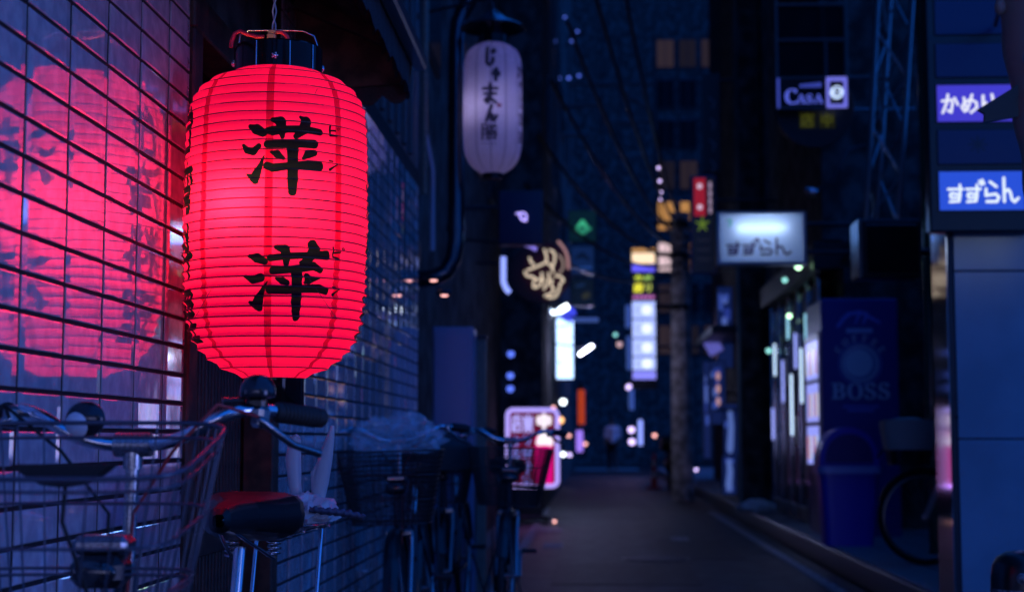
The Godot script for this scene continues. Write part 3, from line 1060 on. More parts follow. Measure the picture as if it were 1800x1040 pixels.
func wheel(o: Node3D, called: String, c: Vector3, steer: Basis) -> void:
	var ax := steer * Basis(Vector3.RIGHT, PI / 2)
	var s := Shape.new()
	s.ring(c, 0.318, 0.0185, ax, 56, 8)
	var t := part(called, s, M.rubber, o)
	s = Shape.new()
	s.ring(c, 0.292, 0.0115, ax, 56, 6)
	part("rim", s, M.steel, t)
	s = Shape.new()
	for i in 28:
		var g := TAU * i / 28.0
		var side: float = 0.028 * (1 if i % 2 else -1)
		s.tube([c + ax * Vector3(cos(g + 0.25) * 0.02, side, sin(g + 0.25) * 0.02), c + ax * Vector3(cos(g) * 0.288, 0, sin(g) * 0.288)], 0.0011, 4)
	part("spokes", s, M.steel, t, Vector3.ZERO, true)
	s = Shape.new()
	s.lathe([Vector2(0, -0.05), Vector2(0.009, -0.05), Vector2(0.009, -0.033), Vector2(0.022, -0.03), Vector2(0.014, -0.024), Vector2(0.014, 0.024), Vector2(0.022, 0.03), Vector2(0.009, 0.033), Vector2(0.009, 0.05), Vector2(0, 0.05)], c, 14, ax)
	part("hub", s, M.steel, t)


func mudguard(c: Vector3, from: float, to: float, steer: Basis) -> Shape:
	var s := Shape.new()
	var cols := 26
	for side in [0.0, 0.0025]:
		var first := s.v.size()
		for i in cols + 1:
			var g := deg_to_rad(lerpf(from, to, float(i) / cols))
			for k in 7:
				var w := (k - 3) / 3.0
				var r: float = 0.352 - 0.014 * w * w - side
				var e := Vector3(cos(g), sin(g), 0)
				s.vert(c + steer * (e * r + Vector3(0, 0, w * 0.03)), steer * ((e + Vector3(0, 0, w * 0.7)).normalized() * (1.0 if side == 0.0 else -1.0)))
		for i in cols:
			for k in 6:
				var p := first + i * 7 + k
				s.tri(p, p + 7, p + 8)
				s.tri(p, p + 8, p + 1)
	return s


func make_bike(label: String, at: Vector3, turn: float, lean: float, how: Dictionary) -> Node3D:
	var o := thing("bicycle", label, "bicycle", at, turn)
	o.rotation.x = lean
	var st := Basis(Vector3.UP, how.steer)
	var fw := Vector3(0.55, 0.335, 0)
	var rw := Vector3(-0.52, 0.335, 0)
	wheel(o, "front_wheel", fw, st)
	wheel(o, "rear_wheel", rw, Basis())
	var fm: Material = M.bike_frame
	var s := Shape.new()
	var head_low := Vector3(0.425, 0.67, 0)
	var head_top := Vector3(0.385, 0.83, 0)
	var bb := Vector3(-0.06, 0.28, 0)
	var seat_top := Vector3(-0.24, 0.72, 0)
	s.tube([head_low, head_top], 0.02, 12)
	s.tube([Vector3(0.41, 0.71, 0), Vector3(0.25, 0.5, 0), Vector3(0.05, 0.36, 0), bb], 0.017, 12)
	s.tube([Vector3(0.39, 0.79, 0), Vector3(0.22, 0.58, 0), Vector3(-0.16, 0.5, 0)], 0.014, 12)
	s.tube([bb, seat_top], 0.0155, 12)
	for z in [-0.055, 0.055]:
		s.tube([bb + Vector3(0, 0, z * 0.5), rw + Vector3(0, 0, z)], 0.009, 8)
		s.tube([seat_top + Vector3(0.02, -0.06, z * 0.25), rw + Vector3(0, 0, z)], 0.008, 8)
	part("frame", s, fm, o)
	s = Shape.new()
	for z in [-0.05, 0.05]:
		s.tube([head_low + st * Vector3(0.005, -0.02, z), head_low + st * Vector3(0.02, -0.1, z), fw + st * Vector3(0, 0, z)], [0.013, 0.012, 0.009], 10)
	s.box(head_low + Vector3(0.005, -0.015, 0), Vector3(0.04, 0.03, 0.12), 0.008, st)
	part("fork", s, M.steel, o)
	part("mudguard", mudguard(fw, 20, 175, st), M.basket_wire if how.near else M.black, o)
	part("mudguard", mudguard(rw, 0, 165, Basis()), M.steel if how.near else M.black, o)
	# handlebar: rises from the stem, sweeps out and back
	var ho := Vector3(0.37, 1.06, 0)
	var bars := {}
	s = Shape.new()
	s.tube([head_top, ho + Vector3(-0.002, -0.03, 0)], 0.0115, 12)
	s.tube([ho + st * Vector3(0, -0.02, -0.03), ho + st * Vector3(0, -0.02, 0.03)], 0.02, 12)
	s.tube([ho + Vector3(0, -0.06, 0), ho + st * Vector3(0.0, -0.022, 0)], 0.016, 12)
	part("stem", s, M.steel, o)
	s = Shape.new()
	var pts := []
	for sg in [-1.0, 1.0]:
		var half := [Vector3(0, -0.02, 0), Vector3(0.01, -0.018, 0.05), Vector3(0.02, -0.004, 0.10), Vector3(0.018, 0.022, 0.15), Vector3(-0.002, 0.036, 0.19), Vector3(-0.04, 0.036, 0.232), Vector3(-0.09, 0.03, 0.272), Vector3(-0.13, 0.026, 0.30)]
		var line: Array = []
		for p in half:
			line.append(ho + st * Vector3(p.x, p.y, p.z * sg * 0.95))
		var smooth := Curve3D.new()
		for i in line.size():
			var tan: Vector3 = (line[mini(i + 1, line.size() - 1)] - line[maxi(i - 1, 0)]) / 6.0
			smooth.add_point(line[i], -tan, tan)
		pts = []
		for i in 25:
			pts.append(smooth.sample_baked(smooth.get_baked_length() * i / 24.0, true))
		bars[sg] = pts
		s.tube(pts, 0.0112, 12)
	part("handlebar", s, M.chrome, o)
	for sg in [-1.0, 1.0]:
		pts = bars[sg]
		var e: Vector3 = pts[24]
		var d: Vector3 = (pts[24] - pts[20]).normalized()
		s = Shape.new()
		s.tube([e - d * 0.105, e - d * 0.1, e - d * 0.02, e + d * 0.006, e + d * 0.014], [0.012, 0.0165, 0.0175, 0.0165, 0.011], 16)
		for i in 10:
			s.ring(e - d * (0.012 + 0.009 * i), 0.0172, 0.0012, Basis(Quaternion(Vector3.UP, d)), 18, 5)
		part("grip", s, M.rubber, o)
		s = Shape.new()
		var b0: Vector3 = e - d * 0.135
		var fwd := st * Vector3(1, 0, 0)
		s.box(b0 + Vector3.DOWN * 0.012 + fwd * 0.01, Vector3(0.028, 0.036, 0.026), 0.006, Basis(Quaternion(Vector3.FORWARD, d)))
		s.tube([b0 + fwd * 0.02 + Vector3.DOWN * 0.014, b0 + fwd * 0.05 + Vector3.DOWN * 0.02 + d * 0.02, e + fwd * 0.045 + Vector3.DOWN * 0.05 - d * 0.05, e + fwd * 0.03 + Vector3.DOWN * 0.06 + d * 0.01], [0.007, 0.0075, 0.0065, 0.0075], 8)
		part("brake_lever", s, M.steel, o)
		s = Shape.new()
		s.tube([b0 + fwd * 0.02 + Vector3.DOWN * 0.012, b0 + fwd * 0.09 - d * 0.07, ho + st * Vector3(0.09, -0.03, 0.09 * sg), ho + st * Vector3(0.06, -0.13, 0.02 * sg), head_low + Vector3(0.03, -0.06, 0.015 * sg)], 0.003, 7)
		part("cable", s, M.rubber if sg > 0.0 else M.red_cable, o)
	if how.near:
		# a domed bell on the right-hand bar, a round mirror at the stem
		pts = bars[-1.0]
		s = Shape.new()
		s.lathe([Vector2(0.012, -0.004), Vector2(0.029, 0.0), Vector2(0.0305, 0.006), Vector2(0.029, 0.018), Vector2(0.022, 0.03), Vector2(0.012, 0.036), Vector2(0.0, 0.038)], pts[15] + Vector3(0, 0.022, 0), 28)
		var bell := part("bell", s, M.bell, o)
		s = Shape.new()
		s.box(pts[15] + Vector3(0.0, 0.008, 0), Vector3(0.026, 0.026, 0.03), 0.005)
		s.tube([pts[15] + Vector3(0.01, 0.016, 0.02), pts[15] + Vector3(0.026, 0.014, 0.052)], [0.004, 0.006], 8)
		part("bell_clamp", s, M.black, bell)
		s = Shape.new()
		s.ball(ho + st * Vector3(0.02, 0.022, 0.075), Vector3(0.016, 0.03, 0.034), 20)
		part("lamp_visor", s, M.bell, o)
		s = Shape.new()
		s.ball(ho + st * Vector3(0.026, 0.014, 0.085), Vector3(0.016, 0.022, 0.022), 16)
		part("lamp_lens", s, mat(0.6, 0.6, 0.65, 0.12), o)
	# front lamp with its bracket under the basket
	s = Shape.new()
	s.box(Vector3(0.50, 0.845, 0), Vector3(0.07, 0.05, 0.085), 0.014, st)
	var hl := part("headlamp", s, M.black, o)
	s = Shape.new()
	s.ball(Vector3(0.535, 0.845, 0), Vector3(0.012, 0.02, 0.038), 16)
	part("lens", s, M.dark_glass, hl)
	s = Shape.new()
	s.box(Vector3(0.49, 0.885, 0), Vector3(0.06, 0.03, 0.09), 0.01, st)
	s.tube([head_low + Vector3(0.01, 0.01, 0), Vector3(0.47, 0.75, 0), Vector3(0.49, 0.83, 0)], 0.007, 8)
	part("lamp_bracket", s, M.steel, o)
	# saddle on its post
	s = Shape.new()
	s.tube([Vector3(-0.22, 0.66, 0), Vector3(-0.262, 0.83, 0)], 0.0125, 12)
	part("seat_post", s, M.chrome, o)
	saddle(o, Vector3(-0.27, 0.9, 0))
	# rear carrier
	s = Shape.new()
	for z in [-0.07, -0.03, 0.03, 0.07]:
		s.tube([Vector3(-0.34, 0.845, z * 0.8), Vector3(-0.46, 0.85, z), Vector3(-0.72, 0.85, z), Vector3(-0.745, 0.865, z)], 0.0048, 8)
	for x in [-0.38, -0.5, -0.62, -0.735]:
		s.tube([Vector3(x, 0.847, -0.078), Vector3(x, 0.847, 0.078)], 0.0045, 8)
	for z in [-0.075, 0.075]:
		s.tube([Vector3(-0.66, 0.845, z), Vector3(-0.56, 0.5, z), rw + Vector3(0, 0, z * 0.9)], 0.005, 8)
	s.tube([Vector3(-0.745, 0.865, -0.075), Vector3(-0.75, 0.88, 0), Vector3(-0.745, 0.865, 0.075)], 0.0048, 8)
	part("rear_carrier", s, M.chrome if how.near else M.black, o)
	# cranks, chain case, stand
	s = Shape.new()
	s.prism(PackedVector2Array([Vector2(-0.62, 0.30), Vector2(-0.56, 0.37), Vector2(-0.12, 0.385), Vector2(0.0, 0.37), Vector2(0.045, 0.29), Vector2(0.0, 0.2), Vector2(-0.1, 0.185), Vector2(-0.56, 0.27)]), 0.025, Transform3D(Basis(), Vector3(0, 0, 0.05)))
	part("chain_case", s, M.black, o)
	for q in [[0.085, 1.0], [-0.085, -1.0]]:
		s = Shape.new()
		var pe: Vector3 = bb + Vector3(0.08 * q[1], -0.14 * q[1], q[0])
		s.tube([bb + Vector3(0, 0, q[0]), pe], 0.009, 8)
		var cr := part("crank", s, M.steel, o)
		s = Shape.new()
		s.box(pe + Vector3(0, 0, signf(q[0]) * 0.05), Vector3(0.075, 0.022, 0.085), 0.005)
		part("pedal", s, M.rubber, cr)
	s = Shape.new()
	for z in [-0.11, 0.11]:
		s.tube([rw + Vector3(0, 0, z * 0.6), rw + Vector3(-0.1, -0.2, z), rw + Vector3(-0.13, -0.325, z * 1.2)], 0.008, 8)
	s.tube([rw + Vector3(-0.13, -0.325, -0.132), rw + Vector3(-0.13, -0.325, 0.132)], 0.008, 8)
	part("stand", s, M.steel, o)
	basket(o, how, st)
	return o


func saddle(o: Node3D, c: Vector3) -> void:
	# a wide sprung saddle: a cushion of cross-sections from nose to tail
	var s := Shape.new()
	var secs := [[0.16, 0.012, 0.012], [0.15, 0.022, 0.024], [0.10, 0.03, 0.032], [0.03, 0.046, 0.036], [-0.03, 0.085, 0.044], [-0.07, 0.108, 0.05], [-0.10, 0.108, 0.048], [-0.12, 0.092, 0.036], [-0.128, 0.05, 0.015]]
	var cols := 18
	for q in secs:
		for k in cols + 1:
			var g := TAU * k / cols
			var y: float = signf(sin(g)) * pow(absf(sin(g)), 0.62) * q[2] * (1.12 if sin(g) > 0 else 0.95)
			var dip: float = -0.006 * (1.0 - absf(cos(g))) if q[1] > 0.06 else 0.0
			s.vert(c + Vector3(q[0], y + dip - 0.01, signf(cos(g)) * pow(absf(cos(g)), 0.62) * q[1]), Vector3(-30.0 if q[0] < -0.105 else (-8.0 if q[0] < -0.09 else 0.0), signf(sin(g)) * pow(absf(sin(g)), 1.4) / q[2], signf(cos(g)) * pow(absf(cos(g)), 1.4) / q[1]).normalized())
	for i in secs.size() - 1:
		for k in cols:
			var p := i * (cols + 1) + k
			s.tri(p, p + 1, p + cols + 2)
			s.tri(p, p + cols + 2, p + cols + 1)
	var sd := part("saddle", s, M.vinyl, o)
	s = Shape.new()
	for z in [-0.045, 0.045]:
		var pts := []
		for i in 33:
			var g := i * 1.2
			pts.append(c + Vector3(-0.085 + 0.014 * cos(g), -0.095 + 0.0019 * i, z + 0.014 * sin(g)))
		s.tube(pts, 0.0026, 6)
		s.tube([c + Vector3(0.11, -0.03, z * 0.3), c + Vector3(0.03, -0.06, z * 0.6), c + Vector3(-0.09, -0.1, z)], 0.004, 7)
	part("spring", s, M.chrome, sd)
	for z in [-0.075, -0.025, 0.025, 0.075]:
		s = Shape.new()
		s.ball(c + Vector3(-0.121 + absf(z) * 0.16, -0.022, z), Vector3(0.005, 0.006, 0.006), 8)
		part("rivet", s, M.chrome, sd)


func basket(o: Node3D, how: Dictionary, st: Basis) -> void:
	var kind: String = how.basket
	var c := Vector3(0.66, 0, 0)
	var top := 1.035 if kind == "wire" else 1.0
	var low := top - 0.29
	var up := [0.17, 0.215]      # half length along the bike, half width, at the rim
	var dn := [0.13, 0.155]
	var corner := func(k: float, g: float) -> Vector3:
		# a rounded rectangle; k 0 at the floor, 1 at the rim
		var hx: float = lerpf(dn[0], up[0], k)
		var hz: float = lerpf(dn[1], up[1], k)
		var ct := cos(g)
		var sn := sin(g)
		var e := 0.35
		return c + st * Vector3(hx * signf(ct) * pow(absf(ct), e), lerpf(low, top, k) - (0.04 * k * signf(ct) * pow(absf(ct), e) if kind == "wire" else 0.0), hz * signf(sn) * pow(absf(sn), e))
	var bm: Material = M.basket_wire if kind == "wire" else M.black
	var s := Shape.new()
	var pts := []
	for i in 44:
		pts.append(corner.call(1.0, TAU * (i + 0.5) / 44))
	s.tube(pts, 0.0038, 8, true)
	var bk := part("basket", s, bm, o)
	s = Shape.new()
	if kind == "wire":
		for k in [0.93, 0.62, 0.32, 0.29, 0.02]:
			pts = []
			for i in 44:
				pts.append(corner.call(k, TAU * (i + 0.5) / 44))
			s.tube(pts, 0.0026, 6, true)
		for i in 36:
			var g := TAU * (i + 0.5) / 36
			s.tube([corner.call(1.0, g), corner.call(0.5, g), corner.call(0.0, g), corner.call(0.0, g).lerp(c + Vector3(0, low, 0), 0.5)], 0.0016, 5)
		for i in 7:
			var z := -0.12 + 0.04 * i
			s.tube([c + Vector3(-0.13, low, z), c + Vector3(0.13, low, z)], 0.0017, 5)
	else:
		for k in 15:
			pts = []
			for i in 36:
				pts.append(corner.call(k / 15.0, TAU * (i + 0.5) / 36))
			s.tube(pts, 0.002 if k % 5 else 0.004, 5, true)
		for i in 72:
			var g := TAU * (i + 0.5) / 72
			s.tube([corner.call(1.0, g), corner.call(0.0, g)], 0.0018, 4)
	part("basket_wires", s, bm, bk, Vector3.ZERO, true)
	if kind == "wire":
		# an oval number plate clipped inside the rim, and its lock cable
		s = Shape.new()
		s.prism(PackedVector2Array([Vector2(-0.076, 0.015), Vector2(0.076, 0.015), Vector2(0.056, 0.0), Vector2(0.03, -0.014), Vector2(0.0, -0.018), Vector2(-0.03, -0.014), Vector2(-0.056, 0.0)]), 0.035, Transform3D(Basis(Vector3.UP, PI / 2), c + Vector3(0.02, 0.998, -0.01)))
		part("name_plate", s, M.rubber, bk)
		s = Shape.new()
		s.tube([c + Vector3(0.02, 0.985, -0.012), c + Vector3(0.02, 0.93, -0.008), c + Vector3(0.0, 0.88, -0.02), c + Vector3(-0.03, 0.82, -0.03), c + Vector3(-0.06, 0.76, -0.03)], 0.0034, 7)
		part("lock_cable", s, M.rubber, bk)
	elif kind == "cover" or kind == "grey":
		# a cloth cover drawn over the basket
		s = Shape.new()
		var rows := [[0.35, 1.04], [0.7, 1.05], [1.0, 1.05], [1.06, 0.96], [1.08, 0.8], [1.06, 0.55], [1.0, 0.1], [0.5, 0.0]]
		if kind == "cover":
			rows = [[0.6, 1.03], [1.0, 1.04], [1.04, 0.9], [1.05, 0.78]]
		var cols := 40
		var lift := 0.11 if kind == "cover" else 0.06
		for q in rows:
			var k: float = q[0]
			for i in cols + 1:
				var g := TAU * (i + 0.5) / cols
				var hang: float = clampf((1.0 - k) * 2.0, 0.0, 1.0)
				var p: Vector3 = corner.call(k, g)
				var mid := c + Vector3(0, p.y, 0)
				p = mid + (p - mid) * (float(q[1]) + 0.02 * sin(g * 7.0))
				s.vert(p, (p - mid).normalized())
		for i in rows.size() - 1:
			for k in cols:
				var p := i * (cols + 1) + k
				s.tri(p, p + 1, p + cols + 2)
				s.tri(p, p + cols + 2, p + cols + 1)
		s.ball(c + Vector3(0, top - 0.02, 0), Vector3(0.165, lift, 0.205), 24)
		part("basket_cover", s, M.cover_black if kind == "cover" else M.cover_grey, bk)
		if kind == "grey":
			s = Shape.new()
			s.tube([c + Vector3(0.19, 0.75, 0.19), c + Vector3(0.05, 0.9, 0.238), c + Vector3(-0.12, 1.05, 0.225)], 0.008, 8)
			part("strap", s, M.black, bk)


# ---------------------------------------------------------------- right side: panelled pier, sign stack, forecourt, shop
func build_right_side() -> void:
	var z0 := -8.675
	var o := thing("panelled_pier", "building pier of blue enamel panels with a mirror-polished steel side", "pier", Vector3(1.96, 0.14, z0))
	var s := Shape.new()
	s.box(Vector3(2.26, 4.6, -0.2), Vector3(4.48, 9.2, 0.34))
	part("pier_core", s, M.plaster, o)
	for r in [[0.02, 0.905], [0.913, 1.825], [1.833, 2.05]]:
		for c in [[0.036, 0.95], [0.96, 1.9], [1.91, 2.85]]:
			s = Shape.new()
			s.box(Vector3((c[0] + c[1]) / 2, (r[0] + r[1]) / 2, -0.015), Vector3(c[1] - c[0], r[1] - r[0], 0.03), 0.003)
			part("enamel_panel", s, M.enamel, o)
	s = Shape.new()
	s.box(Vector3(0.0, 1.06, -0.19), Vector3(0.012, 2.1, 0.376), 0.002)
	part("polished_side", s, M.mirror, o)
	s = Shape.new()
	s.box(Vector3(0.014, 1.06, -0.006), Vector3(0.03, 2.1, 0.018), 0.004)
	part("corner_trim", s, M.dark_steel, o)
	for y in [0.9]:
		s = Shape.new()
		s.ball(Vector3(0.03, y + 0.13, 0.006), Vector3(0.011, 0.011, 0.008), 10)
		part("bolt", s, M.dark_steel, o)
	# stack of sign boxes over the pier
	var zs := -8.55
	var sx0 := 1.896
	var sx1 := 2.356
	var sw := sx1 - sx0
	var rows := [["lower", 2.286, 2.502], ["star", 2.542, 2.731], ["upper", 2.775, 2.981], ["blank", 3.025, 3.212], ["blank", 3.263, 3.461], ["blank", 3.506, 3.705]]
	o = thing("sign_stack", "black frame of stacked sign boxes above the blue pier, two of them lit", "sign board", Vector3((sx0 + sx1) / 2, 2.2, zs))
	s = Shape.new()
	s.box(Vector3(0, 0.95, -0.062), Vector3(sw + 0.1, 1.96, 0.11), 0.01)
	part("sign_frame", s, M.black, o)
	for r in rows:
		var h: float = r[2] - r[1]
		var im := picture(320, 144, lin(0.006, 0.014, 0.09))
		var m: StandardMaterial3D
		if r[0] == "lower":
			im.fill(lin(0.02, 0.075, 0.62))
			var white := lin(0.85, 0.95, 1.0)
			write(im, "su", 34, 46, 54, 70, 10, white)
			write(im, "zu", 102, 46, 56, 70, 10, white)
			write(im, "ra", 172, 46, 58, 70, 11, white)
			write(im, "n", 236, 46, 60, 70, 11, white)
			m = lit_face(im, 1.0)
		elif r[0] == "upper":
			im.fill(lin(0.06, 0.045, 0.6))
			var white := lin(0.9, 0.9, 1.0)
			write(im, "ka", 18, 36, 62, 74, 11, white)
			write(im, "me", 92, 36, 62, 74, 11, white)
			write(im, "ri", 166, 36, 56, 74, 12, white)
			m = lit_face(im, 0.9)
		else:
			if r[0] == "star":
				for q in 4:
					var g := PI * q / 4
					ink(im, [150 - 34 * cos(g), 62 - 34 * sin(g), 8, 150 + 34 * cos(g), 62 + 34 * sin(g), 8], lin(0.003, 0.006, 0.03), Vector2.ONE)
			m = printed(im, 0.3)
		var bx := Shape.new()
		bx.box(Vector3(0, (r[1] + r[2]) / 2 - 2.2, -0.006), Vector3(sw + 0.006, h + 0.006, 0.018), 0.003)
		var pb := part("sign_box", bx, M.black, o)
		part("sign_face", face(sw - 0.004, h - 0.004), m, pb, Vector3(0, (r[1] + r[2]) / 2 - 2.2, 0.0045))
	area_lamp("sign_lamp", Vector3((sx0 + sx1) / 2, (rows[0][1] + rows[0][2]) / 2, zs + 0.03), Vector3.BACK, Vector2(sw, 0.2), Color(0.35, 0.55, 1.0), 0.06)
	area_lamp("sign_lamp", Vector3((sx0 + sx1) / 2 - 0.05, (rows[2][1] + rows[2][2]) / 2, zs + 0.03), Vector3.BACK, Vector2(sw, 0.2), Color(0.5, 0.45, 1.0), 0.06)
	# cloth fish hanging at the very edge of the view
	fish_streamer()
	# dome topped post at the lower corner
	var dp := Vector3(1.395, 0.692, -5.2)
	o = thing("dome_post", "black dome topped post with mottled pale band, before the blue pier", "bollard", Vector3(dp.x, 0, dp.z))
	s = Shape.new()
	s.lathe([Vector2(0.13, 0), Vector2(0.13, 0.03), Vector2(0.105, 0.04), Vector2(0.105, dp.y - 0.09), Vector2(0.1, dp.y - 0.05), Vector2(0.085, dp.y - 0.024), Vector2(0.055, dp.y - 0.007), Vector2(0.0, dp.y)], Vector3.ZERO, 32)
	part("post_body", s, M.black, o)
	s = Shape.new()
	s.lathe([Vector2(0.1055, 0.1), Vector2(0.1068, 0.101), Vector2(0.1068, dp.y - 0.124), Vector2(0.1055, dp.y - 0.123)], Vector3.ZERO, 32)
	part("pale_band", s, M.mottled, o)
	for q in [[-0.32, 0.0], [0.28, 0.004]]:
		s = Shape.new()
		s.ball(Vector3(sin(q[0]) * 0.102, dp.y - 0.085 + q[1], cos(q[0]) * 0.102), Vector3(0.018, 0.018, 0.01), 14, Basis(Vector3.UP, q[0]))
		part("reflector", s, M.mottled, o)
	build_forecourt()
	build_shop()


func fish_streamer() -> void:
	var base := Vector3(1.483, 1.839, -5.4)
	var top := Vector3(1.425, 2.649, -5.4)
	var o := thing("fish_streamer", "brown netted cloth fish with round eyes hanging before the sign stack", "fish streamer", Vector3(base.x + 0.13, base.y, -5.4))
	var s := Shape.new()
	var h := top.y - base.y
	var rows := 26
	var cols := 30
	for i in rows + 1:
		var t := float(i) / rows
		var r := lerpf(0.115, 0.205, t) + 0.006 * sin(t * 21.0)
		for k in cols + 1:
			var g := TAU * k / cols
			s.vert(Vector3(cos(g) * r, t * h, sin(g) * r * 0.8), Vector3(cos(g), 0, sin(g)), Vector2(float(k) / cols, t))
	for i in rows:
		for k in cols:
			var p := i * (cols + 1) + k
			s.tri(p, p + 1, p + cols + 2)
			s.tri(p, p + cols + 2, p + cols + 1)
	part("body", s, M.netting, o)
	for q in [[0.355, 0.62, false], [0.37, 0.47, true]]:
		var g := 2.3
		var yy: float = q[1] * h
		var r := lerpf(0.115, 0.205, q[1])
		var c := Vector3(cos(g) * r, yy, sin(g) * r * 0.8)
		var tb := Basis(Vector3.UP, PI / 2 - g)
		s = Shape.new()
		s.ball(c, Vector3(0.034, 0.04, 0.012), 18, tb)
		var eye := part("eye", s, M.eye_red if q[2] else M.rubber, o)
		s = Shape.new()
		s.ball(c + Vector3(cos(g), 0, sin(g)) * 0.008, Vector3(0.016, 0.02, 0.01), 14, tb)
		part("pupil", s, M.lacquer, eye)
		s = Shape.new()
		s.ring(c + Vector3(cos(g), 0, sin(g)) * 0.006, 0.03, 0.003, tb * Basis(Vector3.RIGHT, PI / 2), 22, 6)
		part("eye_ring", s, M.steel, eye)
	s = Shape.new()
	s.prism(PackedVector2Array([Vector2(0.04, 0.5 * h), Vector2(-0.13, 0.5 * h - 0.04), Vector2(-0.285, 0.5 * h - 0.135), Vector2(-0.262, 0.5 * h - 0.15), Vector2(-0.264, 0.5 * h - 0.178), Vector2(-0.06, 0.5 * h - 0.15), Vector2(0.04, 0.5 * h - 0.08)]), 0.02, Transform3D(Basis(), Vector3(0, 0.066, 0.03)))
	part("fin", s, M.black, o)
	for q in [0.86, 0.95]:
		s = Shape.new()
		s.ball(Vector3(-lerpf(0.115, 0.205, q) - 0.004, q * h, 0.03), Vector3(0.02, 0.03, 0.024), 12)
		part("whisker_knob", s, M.netting, o)
	s = Shape.new()
	s.tube([Vector3(0, h, 0), Vector3(0, h + 0.6, 0), Vector3(0.6, h + 0.65, -3.1)], 0.012, 8)
	part("hanging_rod", s, M.dark_steel, o)


func build_forecourt() -> void:
	# wall closing the forecourt
	var o := thing("forecourt_wall", "dark rendered side wall of the bicycle forecourt", "wall", Vector3(3.75, 0.14, -12.3))
	var s := Shape.new()
	s.box(Vector3(0.1, 1.7, 0), Vector3(0.2, 3.4, 6.6))
	part("wall_face", s, M.plaster, o)
	# blue drinks machine: end panel with a roundel print, lit front on the alley side
	var mz := -14.55
	var mx := 2.10
	o = thing("vending_machine", "dark blue drinks machine with coffee roundel print, its lit front facing the alley", "vending machine", Vector3(mx + 0.36, 0.14, mz - 0.5))
	s = Shape.new()
	s.box(Vector3(0.01, 1.1, 0), Vector3(0.70, 2.2, 1.0), 0.012)
	part("cabinet", s, M.machine_blue, o)
	var im := picture(400, 760, lin(0.03, 0.05, 0.34))
	var pale := lin(0.62, 0.78, 0.95)
	var mild := lin(0.16, 0.24, 0.85)
	ink(im, [74, 156, 22, 110, 110, 26, 140, 84, 26], mild, Vector2.ONE)
	ink(im, [140, 84, 20, 200, 74, 26, 236, 82, 20], mild, Vector2.ONE)
	ink(im, [176, 140, 12, 200, 92, 18], mild, Vector2.ONE)
	ink(im, [226, 140, 14, 244, 84, 26], mild, Vector2.ONE)
	ink(im, [262, 104, 24, 320, 136, 16], mild, Vector2.ONE)
	im.fill_rect(Rect2i(122, 170, 156, 28), lin(0.4, 0.56, 0.9))
	disc(im, 200, 380, 128, lin(0.2, 0.3, 0.75))
	disc(im, 200, 380, 120, lin(0.03, 0.05, 0.34))
	disc(im, 200, 380, 110, pale)
	disc(im, 200, 380, 98, lin(0.2, 0.3, 0.6))
	disc(im, 192, 376, 82, pale)
	im.fill_rect(Rect2i(92, 628, 216, 12), mild)
	im.fill_rect(Rect2i(120, 650, 160, 14), mild)
	var cp := printed(im, 0.35)
	part("print_panel", face(0.62, 1.178), cp, o, Vector3(0.01, 1.60, 0.5035))
	lettering("letter", "BOSS", 0.15, o, Vector3(0.01, 1.345, 0.5065), M.print_blue, "Droid Serif")
	for i in 6:
		var g := deg_to_rad(147.0 - 22.8 * i)
		lettering("letter", "COFFEE"[i], 0.06, o, Vector3(0.01 + 0.235 * cos(g), 1.60 + 0.235 * sin(g), 0.5065), M.print_blue, "Droid Serif", g - PI / 2)
	s = Shape.new()
	s.box(Vector3(-0.345, 1.25, 0), Vector3(0.03, 1.3, 0.86), 0.006)
	part("front_frame", s, M.steel, o)
	for r in 3:
		im = picture(96, 48, lin(0.25, 0.28, 0.8))
		for k in 8:
			im.fill_rect(Rect2i(4 + k * 11.5, 12, 8, 30), [lin(0.7, 0.2, 0.15), lin(0.1, 0.3, 0.8), lin(0.8, 0.75, 0.6), lin(0.05, 0.05, 0.06)][(k * 7 + r) % 4])
		var fs := Shape.new()
		var y := 0.85 + r * 0.4
		fs.quad(Vector3(-0.362, y - 0.18, -0.4), Vector3(-0.362, y - 0.18, 0.4), Vector3(-0.362, y + 0.18, 0.4), Vector3(-0.362, y + 0.18, -0.4), Vector3.LEFT, true)
		part("display_window", fs, lit_face(im, 1.2), o)
	area_lamp("display_lamp", Vector3(mx - 0.03, 1.4, mz - 0.5), Vector3.LEFT, Vector2(0.8, 1.1), Color(0.62, 0.66, 1.0), 0.25)
	# swing lid bin
	o = thing("rubbish_bin", "blue plastic bin with domed swing lid before the drinks machine", "rubbish bin", Vector3(2.139, 0.163, -13.4))
	s = Shape.new()
	bin_body(s, [[0.0, 0.20, 0.15], [0.02, 0.205, 0.155], [0.58, 0.245, 0.19], [0.6, 0.262, 0.205], [0.64, 0.262, 0.205]], 0.3)
	part("tub", s, M.bin_blue, o)
	s = Shape.new()
	bin_body(s, [[0.60, 0.27, 0.212], [0.645, 0.272, 0.214], [0.66, 0.26, 0.2]], 0.3)
	part("rim", s, M.bin_rim, o)
	s = Shape.new()
	var ol := PackedVector2Array()
	for i in 17:
		var g := PI * i / 16
		ol.append(Vector2(0.248 * cos(g), 0.655 + 0.33 * pow(sin(g), 0.8)))
	s.prism(ol, 0.36)
	var lid := part("lid", s, M.bin_blue, o)
	s = Shape.new()
	ol = PackedVector2Array()
	for i in 15:
		var g := PI * i / 14
		ol.append(Vector2(0.2 * cos(g), 0.69 + 0.24 * pow(sin(g), 0.8)))
	s.prism(ol, 0.016, Transform3D(Basis(), Vector3(0, 0, 0.186)))
	part("flap", s, M.bin_flap, lid)
	# pale plastic bag on the kerb
	o = solo("plastic_bag", crumple(Vector3(0.2, 0.09, 0.2), 0.4, 14, 21), M.paper_white, "crumpled white bag lying on the kerb by the shop column", "plastic bag", Vector3(2.024, 0.2, -19.6))
